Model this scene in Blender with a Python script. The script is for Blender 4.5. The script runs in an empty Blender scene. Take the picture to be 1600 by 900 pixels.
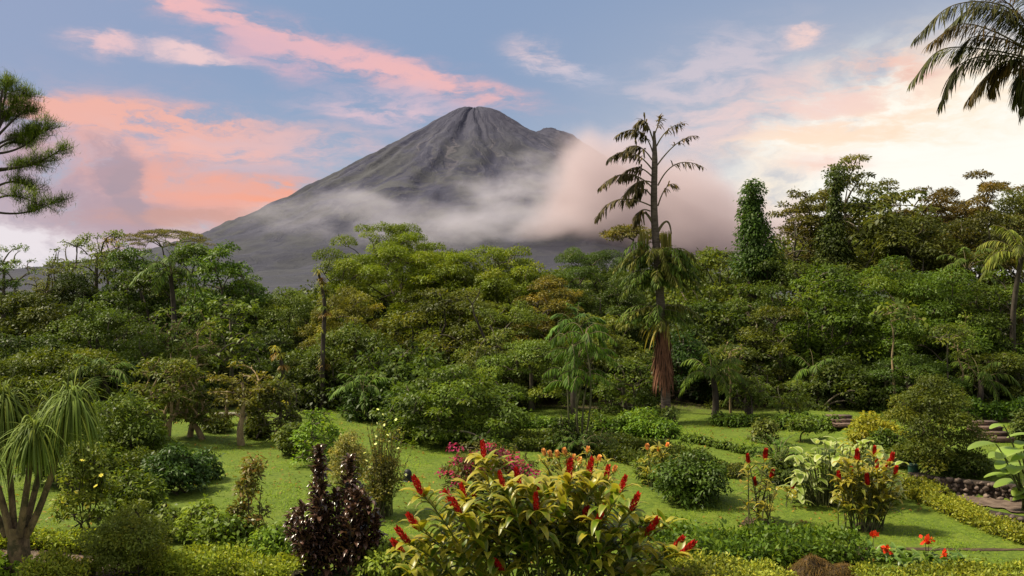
import bpy, math, random
import numpy as np
from mathutils import Vector
R = math.radians
sc = bpy.context.scene
COL = sc.collection
F = 1385.6            # focal length in photograph pixels (1600 wide, 60 degrees across)
CAM_Z = 5.0

# ------------------------------------------------------------------ camera, render, light
cam_d = bpy.data.cameras.new('camera'); cam = bpy.data.objects.new('camera', cam_d); COL.objects.link(cam)
cam.location = (0, 0, CAM_Z); cam.rotation_euler = (R(90), 0, 0)
cam_d.sensor_width = 36; cam_d.angle = R(60); cam_d.clip_start = .1; cam_d.clip_end = 40000
sc.camera = cam
sc.view_settings.view_transform = 'Standard'; sc.view_settings.look = 'None'
sc.view_settings.exposure = EXPOSURE = 0.62; sc.view_settings.gamma = 1.0
cy = sc.cycles
cy.use_denoising = True
cy.max_bounces = 6; cy.diffuse_bounces = 3; cy.glossy_bounces = 2; cy.transmission_bounces = 4
cy.transparent_max_bounces = 6; cy.volume_bounces = 1; cy.sample_clamp_indirect = 4
cy.volume_step_rate = 1.0; cy.volume_max_steps = 256
cy.use_adaptive_sampling = False

SUN_AZ, SUN_EL = -80, 54          # degrees right of the view direction, degrees up
sun_d = bpy.data.lights.new('sun', 'SUN'); sun = bpy.data.objects.new('sun', sun_d); COL.objects.link(sun)
sun_d.energy = 5.0; sun_d.angle = R(8); sun_d.color = (1.0, .90, .68)
_s = Vector((math.sin(R(SUN_AZ))*math.cos(R(SUN_EL)), math.cos(R(SUN_AZ))*math.cos(R(SUN_EL)), math.sin(R(SUN_EL))))
sun.rotation_euler = (-_s).to_track_quat('-Z', 'Y').to_euler()
sun.location = (30, 20, 40)

# ------------------------------------------------------------------ node helpers
class NT:
    def __init__(s, tree): s.t = tree
    def n(s, kind, **kw):
        nd = s.t.nodes.new(kind)
        for k, v in kw.items(): setattr(nd, k, v)
        return nd
    def put(s, sock, v):
        if isinstance(v, bpy.types.NodeSocket): s.t.links.new(v, sock)
        elif v is not None:
            if hasattr(sock.default_value, '__len__') and not hasattr(v, '__len__'): v = (v,)*len(sock.default_value)
            if hasattr(v, '__len__') and len(sock.default_value) == 4 and len(v) == 3: v = (*v, 1)
            sock.default_value = v
    def m(s, op, a, b=None, c=None, clamp=False):
        nd = s.n('ShaderNodeMath', operation=op, use_clamp=clamp)
        for i, v in enumerate((a, b, c)):
            if v is not None: s.put(nd.inputs[i], v)
        return nd.outputs[0]
    def vm(s, op, a, b=None):
        nd = s.n('ShaderNodeVectorMath', operation=op); s.put(nd.inputs[0], a)
        if b is not None: s.put(nd.inputs[3] if op == 'SCALE' else nd.inputs[1], b)
        return nd.outputs[0]
    def mix(s, f, a, b, mode='MIX'):
        nd = s.n('ShaderNodeMix', data_type='RGBA', blend_type=mode)
        s.put(nd.inputs[0], f); s.put(nd.inputs[6], a); s.put(nd.inputs[7], b)
        return nd.outputs[2]
    def ramp(s, x, lo, hi, a=0., b=1., smooth=True):
        nd = s.n('ShaderNodeMapRange', interpolation_type='SMOOTHSTEP' if smooth else 'LINEAR')
        for i, v in enumerate((x, lo, hi, a, b)): s.put(nd.inputs[i], v)
        return nd.outputs[0]
    def noise(s, vec, scale, detail=4, rough=.55, dist=0):
        nd = s.n('ShaderNodeTexNoise'); s.put(nd.inputs['Vector'], vec)
        nd.inputs['Scale'].default_value = scale; nd.inputs['Detail'].default_value = detail
        nd.inputs['Roughness'].default_value = rough; nd.inputs['Distortion'].default_value = dist
        return nd
    def sep(s, v):
        nd = s.n('ShaderNodeSeparateXYZ'); s.put(nd.inputs[0], v); return nd.outputs
    def comb(s, x, y, z):
        nd = s.n('ShaderNodeCombineXYZ')
        for i, v in enumerate((x, y, z)): s.put(nd.inputs[i], v)
        return nd.outputs[0]

def srgb(r, g, b):
    f = lambda c: (c/255/12.92) if c/255 <= .04045 else ((c/255+.055)/1.055)**2.4
    return (f(r), f(g), f(b))

# ------------------------------------------------------------------ sky
W = bpy.data.worlds.new('World'); sc.world = W; W.use_nodes = True
def build_sky():
    t = NT(W.node_tree); W.node_tree.nodes.clear()
    out = t.n('ShaderNodeOutputWorld'); bg = t.n('ShaderNodeBackground'); W.node_tree.links.new(bg.outputs[0], out.inputs[0])
    sky = t.n('ShaderNodeTexSky', sky_type='NISHITA'); sky.sun_disc = False
    sky.sun_elevation = R(SUN_EL); sky.sun_rotation = R(SUN_AZ); sky.dust_density = 2.0
    d = t.n('ShaderNodeTexCoord').outputs['Generated']
    x, y, z = t.sep(d)
    az = t.m('ARCTAN2', x, y); el = t.m('ARCSINE', z)
    # a clear evening sky: blue overhead, paling to the horizon, warm where the sun goes down
    g1 = t.ramp(el, 0.0, .24)
    base = t.mix(g1, srgb(190, 200, 216), srgb(142, 164, 199))
    side = t.ramp(az, -.10, .52)
    base = t.mix(t.m('MULTIPLY', side, t.ramp(el, .40, .10)), base, srgb(232, 226, 224))
    base = t.mix(t.m('MULTIPLY', t.ramp(az, -.2, -.5), .35), base, srgb(166, 166, 196))
    base = t.mix(.25, base, t.vm('SCALE', sky.outputs[0], .085))
    # streaks: wind-drawn coordinates, broken by noise
    p = t.comb(t.m('MULTIPLY', az, 6), t.m('MULTIPLY', el, 18), 0)
    wn = t.noise(p, 1.1, 6, .6).outputs['Color']
    wx, wy, _ = t.sep(wn)
    wx = t.m('MULTIPLY_ADD', wx, .09, -.045); wy = t.m('MULTIPLY_ADD', wy, .05, -.025)
    azw = t.m('ADD', az, wx); elw = t.m('ADD', el, wy)
    det = t.noise(t.comb(t.m('MULTIPLY', azw, 9), t.m('MULTIPLY', elw, 30), 3.7), 1.6, 8, .62).outputs[0]
    lump = t.noise(t.comb(t.m('MULTIPLY', azw, 16), t.m('MULTIPLY', elw, 22), 9.1), 1.3, 6, .6).outputs[0]
    det = t.ramp(det, .30, .70); lump = t.ramp(lump, .22, .74)
    col = base
    def patch(px, py, a, b, ang, rgb, amt=1.0, tex=det, lo=.22, hi=.75, gain=1.0):
        nonlocal col
        a0 = math.atan((px-800)/F); e0 = math.atan((450-py)/math.hypot(F, px-800))
        dx = t.m('SUBTRACT', azw, a0); dy = t.m('SUBTRACT', elw, e0)
        c, s = math.cos(R(ang)), math.sin(R(ang))
        u = t.m('ADD', t.m('MULTIPLY', dx, c*F/a), t.m('MULTIPLY', dy, -s*F/a))
        v = t.m('ADD', t.m('MULTIPLY', dx, s*F/b), t.m('MULTIPLY', dy, c*F/b))
        q = t.m('ADD', t.m('MULTIPLY', u, u), t.m('MULTIPLY', v, v))
        g = t.m('POWER', 2.718, t.m('MULTIPLY', q, -1))
        k = t.m('MULTIPLY', g, t.m('MULTIPLY_ADD', tex, 1.15*gain, .16))
        k = t.m('MULTIPLY', t.ramp(k, .03, hi+.22), amt)
        col = t.mix(k, col, srgb(*rgb))
    # (px, py, half length, half height, tilt, colour, strength) : each cloud where it stands in the sky
    patch(1540, 225, 260, 125, 0, (255, 252, 240), 1., lump, .12, .35)
    patch(1480, 250, 200, 70, 0, (255, 253, 244), 1., lump, .12, .3, 1.4)
    patch(1450, 150, 200, 80, -8, (255, 232, 205), .8, det, .12, .8)
    patch(1260, 158, 190, 50, -8, (242, 206, 200), .75, det, .2, .85)
    patch(1290, 205, 150, 30, -4, (255, 226, 200), .8, det)
    patch(1080, 200, 120, 40, -6, (230, 208, 208), .6, det)
    patch(1120, 110, 150, 50, -15, (222, 206, 212), .6, det)
    patch(1395, 96, 60, 16, 4, (242, 198, 184), .8, det, .15, .7)
    patch(1400, 118, 60, 12, 0, (234, 186, 172), .6, det, .15, .6)
    patch(1265, 48, 36, 14, -20, (250, 214, 204), .85, det, .2, .8)
    patch(1270, 258, 70, 16, 0, (246, 206, 192), .8, lump)
    patch(1210, 290, 50, 40, 0, (252, 236, 214), .8, lump)
    patch(340, 30, 250, 20, 14, (240, 186, 186), .95, det, .2, .62)
    patch(560, 92, 230, 27, 14, (234, 184, 188), .95, det, .18, .75)
    patch(700, 138, 130, 20, 14, (236, 184, 184), .95, det, .18, .7)
    patch(410, 78, 120, 34, 10, (216, 180, 194), .7, det, .2, .7)
    patch(300, 86, 80, 14, 3, (244, 208, 206), .85, det, .2, .8)
    patch(165, 66, 50, 16, -8, (240, 200, 200), .85, det, .2, .8)
    patch(620, 165, 110, 34, 4, (206, 186, 202), .7, det)
    patch(600, 172, 110, 16, 4, (228, 196, 204), .7, det)
    patch(845, 90, 60, 24, 18, (226, 202, 206), .85, det, .2, .7)
    patch(880, 108, 70, 20, 8, (206, 200, 214), .6, det)
    patch(180, 200, 240, 60, 2, (206, 178, 188), .75, det, .15, .8)
    patch(220, 190, 210, 24, 2, (240, 180, 166), .95, det, .16, .4, 1.3)
    patch(420, 225, 220, 40, 0, (216, 188, 194), .75, det, .16, .8)
    patch(300, 235, 160, 24, 3, (240, 186, 176), .8, det, .2, .7)
    patch(290, 318, 250, 64, 3, (238, 174, 158), .85, lump, .10, .65, 1.0)
    patch(420, 300, 130, 30, 3, (250, 166, 134), .9, det, .15, .6)
    patch(240, 275, 170, 44, 8, (238, 172, 156), .7, lump, .15, .6)
    patch(380, 262, 130, 14, 2, (190, 184, 200), .6, det)
    patch(330, 290, 140, 10, 4, (224, 176, 170), .6, det)
    patch(60, 320, 120, 70, 0, (178, 160, 174), .95, lump, .12, .5)
    patch(160, 345, 150, 40, 6, (184, 160, 170), .95, lump, .12, .5)
    patch(300, 345, 120, 16, 0, (206, 160, 150), .8, det, .15, .55)
    patch(182, 258, 26, 34, -28, (168, 152, 166), .7, lump, .12, .3, 1.3)
    patch(206, 298, 20, 44, -18, (172, 154, 164), .65, lump, .12, .3, 1.3)
    patch(20, 400, 90, 66, 0, (236, 228, 232), .95, lump, .08, .5)
    patch(330, 378, 90, 20, 0, (226, 204, 200), .8, det)
    # unseen bright cloud added overhead as soft fill light; plain pinkish cloud behind
    cloud_noise = t.noise(t.vm('MULTIPLY', d, (2.2, 2.2, 3.0)), 1.2, 5, .6).outputs[0]
    k = t.m('MULTIPLY', t.ramp(el, .36, .95), t.ramp(cloud_noise, .25, .6))
    col = t.mix(k, col, (OVERHEAD_FILL*1.03, OVERHEAD_FILL, OVERHEAD_FILL*.90))
    back = t.m('MULTIPLY', t.ramp(y, .2, -.5), t.ramp(cloud_noise, .35, .65))
    col = t.mix(t.m('MULTIPLY', back, .7), col, (.80, .70, .68))
    col = t.mix(t.ramp(el, -.02, -.10), col, (.05, .055, .03))
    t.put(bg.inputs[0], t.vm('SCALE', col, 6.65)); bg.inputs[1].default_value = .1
OVERHEAD_FILL = .90  # brightness of the added overhead cloud that fills the garden with light
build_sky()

# ------------------------------------------------------------------ mesh helpers (all quads, numpy)
def nrm(a): return a/np.maximum(np.linalg.norm(a, axis=-1, keepdims=True), 1e-9)
class G:
    """geometry collector: quads, one random number per face (v), one edge factor per vertex (e)"""
    def __init__(s): s.V=[]; s.Q=[]; s.v=[]; s.e=[]; s.n=0
    def add(s, V, Q, v=None, e=None):
        V = np.asarray(V, float).reshape(-1, 3); Q = np.asarray(Q, int).reshape(-1, 4)
        s.V.append(V); s.Q.append(Q+s.n); s.n += len(V)
        s.v.append(np.full(len(Q), .5) if v is None else np.broadcast_to(np.asarray(v, float), (len(Q),)))
        s.e.append(np.zeros(len(V)) if e is None else np.asarray(e, float))
        return s
    def mesh(s, name, mat, smooth=False):
        V = np.concatenate(s.V); Q = np.concatenate(s.Q); v = np.concatenate(s.v); e = np.concatenate(s.e)
        me = bpy.data.meshes.new(name)
        me.vertices.add(len(V)); me.vertices.foreach_set('co', V.astype(np.float32).ravel())
        me.loops.add(Q.size); me.loops.foreach_set('vertex_index', Q.astype(np.int32).ravel())
        me.polygons.add(len(Q)); me.polygons.foreach_set('loop_start', np.arange(0, Q.size, 4, dtype=np.int32))
        if smooth: me.polygons.foreach_set('use_smooth', np.ones(len(Q), dtype=bool))
        me.update(calc_edges=True)
        a = me.attributes.new('v', 'FLOAT', 'FACE'); a.data.foreach_set('value', v.astype(np.float32))
        a = me.attributes.new('e', 'FLOAT', 'POINT'); a.data.foreach_set('value', e.astype(np.float32))
        me.materials.append(mat)
        return me
    def kites(s, c, ax, nm, L, W, v=None, bend=.15, fold=.12):
        n = len(c); L = np.broadcast_to(L, (n,))[:, None]; W = np.broadcast_to(W, (n,))[:, None]
        ax = nrm(ax); sd = nrm(np.cross(ax, nm)); up = np.cross(sd, ax)
        P = np.stack([c, c+ax*L*.45+sd*W*.5+up*W*fold, c+ax*L-up*L*bend, c+ax*L*.45-sd*W*.5+up*W*fold], 1)
        Q = np.arange(n*4).reshape(n, 4)
        return s.add(P, Q, v, np.tile([0, 1, .6, 1], n))
    def blades(s, b, d, L, W, bend=.6, seg=4, fold=.15, v=None, prof='leaf', side=None, wide=True):
        """long leaves: ribbons that leave b along d and bend down; prof gives the outline"""
        n = len(b); L = np.broadcast_to(L, (n,)).astype(float); W = np.broadcast_to(W, (n,)).astype(float); bend = np.broadcast_to(bend, (n,)).astype(float)
        d = nrm(np.asarray(d, float))
        if side is None:
            side = np.cross(d, [0, 0, 1.]); bad = np.linalg.norm(side, axis=1) < .05; side[bad] = [1, 0, 0]
        side = nrm(side)
        ts = np.linspace(0, 1, seg+1); p = np.array(b, float); pts = [p.copy()]; dirs = [d]
        for i in range(seg):
            dd = nrm(d + np.array([0, 0, -1.])*(bend*(ts[i]+ts[i+1])/2*2)[:, None]); p = p + dd*(L/seg)[:, None]; pts.append(p.copy()); dirs.append(dd)
        w = {'leaf': np.sin(np.pi*np.clip(ts, .04, .985))**.75, 'strap': np.minimum(1, np.minimum(ts*6+.4, (1-ts)*2.5+.05)),
             'grass': 1-ts*.93, 'heart': np.sqrt(np.clip(np.sin(np.pi*np.clip(ts**.7, .03, .985)), 0, 1))}[prof]
        cols = (-1, 0, 1) if wide else (-1, 1); k = len(cols)
        P = np.zeros((n, seg+1, k, 3)); E = np.zeros((n, seg+1, k))
        for i in range(seg+1):
            up = np.cross(side, dirs[i])
            for j, cc in enumerate(cols):
                P[:, i, j] = pts[i] + side*(cc*w[i]*W*.5)[:, None] + up*(abs(cc)*fold*w[i]*W)[:, None]
                E[:, i, j] = max(abs(cc), max(0, ts[i]*1.4-.6)) if wide else ts[i]
        idx = np.arange(n*(seg+1)*k).reshape(n, seg+1, k)
        Q = np.stack([idx[:, :-1, :-1], idx[:, :-1, 1:], idx[:, 1:, 1:], idx[:, 1:, :-1]], -1).reshape(-1, 4)
        vv = None if v is None else np.repeat(np.broadcast_to(v, (n,)), seg*(k-1))
        return s.add(P, Q, vv, E.ravel())
    def tube(s, pts, rad, n=7, v=.5, cap=True):
        pts = np.asarray(pts, float); K = len(pts); rad = np.broadcast_to(rad, (K,)).astype(float)
        tan = nrm(np.gradient(pts, axis=0)); ref = np.array([1., 0, 0]) if abs(tan[0][0]) < .9 else np.array([0, 1., 0])
        x = nrm(np.cross(tan[0], ref)); rings = []
        a = np.arange(n)*2*np.pi/n
        for i in range(K):
            x = nrm(x - tan[i]*np.dot(x, tan[i])); yv = np.cross(tan[i], x)
            rings.append(pts[i] + rad[i]*(np.cos(a)[:, None]*x + np.sin(a)[:, None]*yv))
        P = np.concatenate(rings); idx = np.arange(K*n).reshape(K, n)
        Q = np.stack([idx[:-1], np.roll(idx, -1, 1)[:-1], np.roll(idx, -1, 1)[1:], idx[1:]], -1).reshape(-1, 4)
        return s.add(P, Q, v)
    def box(s, c, h, v=.5, rot=0):
        c = np.asarray(c, float); sg = np.array([[i, j, k] for i in (-1, 1) for j in (-1, 1) for k in (-1, 1)], float)*np.asarray(h)
        ca, sa = math.cos(rot), math.sin(rot); sg = np.stack([sg[:, 0]*ca-sg[:, 1]*sa, sg[:, 0]*sa+sg[:, 1]*ca, sg[:, 2]], 1)
        return s.add(c+sg, [[0, 1, 3, 2], [4, 6, 7, 5], [0, 4, 5, 1], [2, 3, 7, 6], [0, 2, 6, 4], [1, 5, 7, 3]], v)
    def grid(s, P, v=.5, wrap=False):
        P = np.asarray(P, float); a, b = P.shape[:2]; idx = np.arange(a*b).reshape(a, b)
        if wrap: nx = np.roll(idx, -1, 1); Q = np.stack([idx[:-1], nx[:-1], nx[1:], idx[1:]], -1)
        else: Q = np.stack([idx[:-1, :-1], idx[:-1, 1:], idx[1:, 1:], idx[1:, :-1]], -1)
        return s.add(P.reshape(-1, 3), Q.reshape(-1, 4), v)
    def ball(s, c, r, v=.5, nu=6, nv=8, rng=None, rough=.0):
        th = np.linspace(.02, np.pi-.02, nu); ph = np.arange(nv)*2*np.pi/nv
        D = np.stack([np.sin(th)[:, None]*np.cos(ph), np.sin(th)[:, None]*np.sin(ph), np.cos(th)[:, None]*np.ones(nv)], -1)
        if rng is not None: D = D*(1+rng.uniform(-rough, rough, D.shape[:2]))[..., None]
        return s.grid(np.asarray(c)+D*np.asarray(r), v, True)

def tag(o, label=None, cat=None, group=None, kind=None):
    if label: o['label'] = label
    if cat: o['category'] = cat
    if group: o['group'] = group
    if kind: o['kind'] = kind
    return o
def thing(name, label, cat, loc=(0, 0, 0), group=None, rz=0):
    o = bpy.data.objects.new(name, None); COL.objects.link(o); o.location = loc; o.rotation_euler = (0, 0, rz); o.empty_display_size = .2
    return tag(o, label, cat, group)
def part(name, me, parent=None, color=None):
    o = bpy.data.objects.new(name, me); COL.objects.link(o); o.parent = parent
    if color is not None: o.color = (*color, 1)
    return o
def copy_tree(o, loc=None, label=None, parent=None, sx=1, rz=None):
    c = o.copy(); COL.objects.link(c); c.parent = parent
    if loc is not None: c.location = loc
    if label: c['label'] = label
    if parent is None: c.scale = (sx, sx, sx)
    if rz is not None: c.rotation_euler = (0, 0, rz)
    for ch in list(o.children): copy_tree(ch, parent=c)
    return c

# ------------------------------------------------------------------ terrain and placing
def sst(x, a, b):
    t = np.clip((x-a)/(b-a), 0, 1); return t*t*(3-2*t)
def terrain(x, y):
    x = np.asarray(x, float); y = np.asarray(y, float)
    z = .10*np.sin(x*.55+1.2)*np.sin(y*.42+.3) + .06*np.sin(x*1.1+y*.7)
    z = z + .22*np.exp(-(((x+4.0)/2.2)**2+((y-21.5)/1.0)**2)) - .10*np.exp(-(((x+3.2)/2.4)**2+((y-19.2)/.7)**2))
    z = z*(1-sst(np.hypot(x, y-25), 28, 45))
    # the raised bed behind the stone wall, right
    wy = 22.7-.55*(x-10.4)
    k = sst(x, 10.0, 10.9)*(1-sst(x, 26, 34))
    z = z*(1-k*(1-sst(y, 26, 30))) + k*(.22*sst(y, wy-1.05, wy-1.0) + .36*sst(y, wy-.06, wy))*(1-sst(y, 27, 33))
    return z
def ground(px, py, dz=0.):
    """the point of the ground seen at a pixel of the photograph"""
    dx, dz_ = (px-800)/F, (450-py)/F
    lo, hi = 8., 60.
    for _ in range(40):
        m = (lo+hi)/2
        if CAM_Z+dz_*m > float(terrain(dx*m, m)): lo = m
        else: hi = m
    return np.array([dx*lo, lo, float(terrain(dx*lo, lo))+dz])
def at(px, py, D): return np.array([(px-800)/F*D, D, CAM_Z+(450-py)/F*D])

# ------------------------------------------------------------------ materials
def new_mat(name):
    m = bpy.data.materials.new(name); m.use_nodes = True; m.node_tree.nodes.clear(); return m, NT(m.node_tree)
GAIN = 1.5
def leaf_mat(name, gloss=.5, trans=.38, spec=.22, warm=1.0, edge=None, edge_amt=.0, yellow=None, ylo=.6, yhi=1., contrast=.5):
    """foliage: the object's own colour, varied leaf by leaf (v) and by noise; margins (e) and old leaves may differ"""
    m, t = new_mat(name)
    out = t.n('ShaderNodeOutputMaterial')
    col = t.n('ShaderNodeObjectInfo').outputs['Color']
    v = t.n('ShaderNodeAttribute', attribute_name='v').outputs['Fac']; e = t.n('ShaderNodeAttribute', attribute_name='e').outputs['Fac']
    pos = t.n('ShaderNodeNewGeometry').outputs['Position']
    n1 = t.noise(pos, .55, 3, .6).outputs[0]
    f = t.m('MULTIPLY', t.ramp(v, 0, 1, 1-contrast, 1+contrast, False), t.ramp(n1, .3, .7, .72, 1.3))
    c = t.vm('MULTIPLY', t.vm('SCALE', col, f), (GAIN*1.02, GAIN*1.05, GAIN*.55))
    yl = t.vm('MULTIPLY', col, (GAIN*(1+.75*warm), GAIN*(1+.35*warm), .7)) if yellow is None else t.comb(*yellow)
    c = t.mix(t.ramp(v, ylo, yhi, 0, .8), c, yl)
    n2 = t.noise(pos, 1.3, 2, .5).outputs[0]
    c = t.mix(t.ramp(n2, .52, .72, 0, .45*warm), c, t.vm('MULTIPLY', col, (1.45*GAIN, 1.25*GAIN, .6*GAIN)))
    if edge: c = t.mix(t.m('MULTIPLY', t.ramp(e, .45, .95), t.ramp(v, .15, .75, edge_amt*.3, edge_amt)), c, edge)
    p = t.n('ShaderNodeBsdfPrincipled'); t.put(p.inputs['Base Color'], c); p.inputs['Roughness'].default_value = gloss
    p.inputs['Specular IOR Level'].default_value = spec
    tr = t.n('ShaderNodeBsdfTranslucent'); t.put(tr.inputs[0], t.vm('MULTIPLY', c, (1.25, 1.2, .7)))
    mx = t.n('ShaderNodeMixShader'); mx.inputs[0].default_value = trans
    m.node_tree.links.new(p.outputs[0], mx.inputs[1]); m.node_tree.links.new(tr.outputs[0], mx.inputs[2])
    m.node_tree.links.new(mx.outputs[0], out.inputs[0])
    return m
def solid_mat(name, c1, c2, scale=4, rough=.85, bump=.0, stretch=(1, 1, 1), spec=.3, usev=False, moss=None):
    m, t = new_mat(name)
    out = t.n('ShaderNodeOutputMaterial'); pos = t.n('ShaderNodeNewGeometry').outputs['Position']
    q = t.vm('MULTIPLY', pos, stretch)
    nz = t.noise(q, scale, 6, .65).outputs[0]
    f = t.ramp(nz, .3, .7)
    if usev: f = t.m('MULTIPLY_ADD', f, .45, t.m('MULTIPLY', t.n('ShaderNodeAttribute', attribute_name='v').outputs['Fac'], .6))
    c = t.mix(f, c1, c2)
    if moss: c = t.mix(t.ramp(t.noise(pos, scale*.45, 5, .7).outputs[0], .5, .62), c, moss)
    p = t.n('ShaderNodeBsdfPrincipled'); t.put(p.inputs['Base Color'], c); p.inputs['Roughness'].default_value = rough; p.inputs['Specular IOR Level'].default_value = spec
    if bump:
        b = t.n('ShaderNodeBump'); b.inputs['Strength'].default_value = bump; b.inputs['Distance'].default_value = .05
        t.put(b.inputs['Height'], nz); t.put(p.inputs['Normal'], b.outputs[0])
    m.node_tree.links.new(p.outputs[0], out.inputs[0])
    return m
M_LEAF = leaf_mat('leaf')
M_GLOSSY = leaf_mat('glossy_leaf', .48, .25, .28, .5)
M_BARK = solid_mat('bark', (.05, .038, .028), (.15, .12, .085), 5, .9, .6, (1, 1, .35), moss=(.06, .075, .03))
M_TAN = solid_mat('tan_bark', (.20, .135, .065), (.36, .27, .15), 6, .85, .4, (1, 1, .4), moss=(.10, .075, .04))
M_DARKBARK = solid_mat('dark_bark', (.03, .022, .016), (.075, .06, .045), 6, .9, .5, (1, 1, .3))
# ------------------------------------------------------------------ ground
def axis(fine, step, far):
    a = list(np.arange(0, fine, step)); s = step
    while a[-1] < far: s *= 1.25; a.append(a[-1]+s)
    return np.array(a)
def build_ground():
    ax = axis(26, .25, 12000); xs = np.concatenate([-ax[:0:-1], ax])
    ay = axis(34, .25, 12000); by = axis(14, .5, 3000); ys = np.concatenate([-by[:0:-1]+8, ay+8])
    X, Y = np.meshgrid(xs, ys, indexing='ij')
    g = G().grid(np.stack([X, Y, terrain(X, Y)], -1))
    m, t = new_mat('lawn')
    out = t.n('ShaderNodeOutputMaterial'); pos = t.n('ShaderNodeNewGeometry').outputs['Position']
    x, y, z = t.sep(pos)
    fine = t.noise(pos, 9, 6, .7).outputs[0]; mid = t.noise(pos, 1.4, 4, .6).outputs[0]; big = t.noise(pos, .32, 3, .5).outputs[0]
    c = t.mix(t.ramp(fine, .3, .72), (.045, .078, .007), (.125, .172, .016))
    c = t.mix(t.ramp(mid, .45, .72, 0, .6), c, (.145, .170, .020))
    c = t.mix(t.ramp(big, .42, .66, 0, .55), c, (.075, .108, .008))
    c = t.mix(t.ramp(t.noise(pos, 3.1, 5, .7).outputs[0], .66, .76, 0, .7), c, (.10, .07, .03))
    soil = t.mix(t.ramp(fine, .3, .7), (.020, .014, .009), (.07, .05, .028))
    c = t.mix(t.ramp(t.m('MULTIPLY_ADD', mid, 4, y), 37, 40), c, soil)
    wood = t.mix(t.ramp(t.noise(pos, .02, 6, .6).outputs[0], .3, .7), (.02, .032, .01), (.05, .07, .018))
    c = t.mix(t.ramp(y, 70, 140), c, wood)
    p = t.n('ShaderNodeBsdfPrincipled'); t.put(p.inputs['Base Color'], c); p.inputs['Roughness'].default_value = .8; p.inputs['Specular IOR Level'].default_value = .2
    b = t.n('ShaderNodeBump'); b.inputs['Strength'].default_value = .7; b.inputs['Distance'].default_value = .05
    t.put(b.inputs['Height'], fine); t.put(p.inputs['Normal'], b.outputs[0])
    m.node_tree.links.new(p.outputs[0], out.inputs[0])
    tag(part('ground', g.mesh('ground', m, True)), kind='structure')
build_ground()

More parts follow.
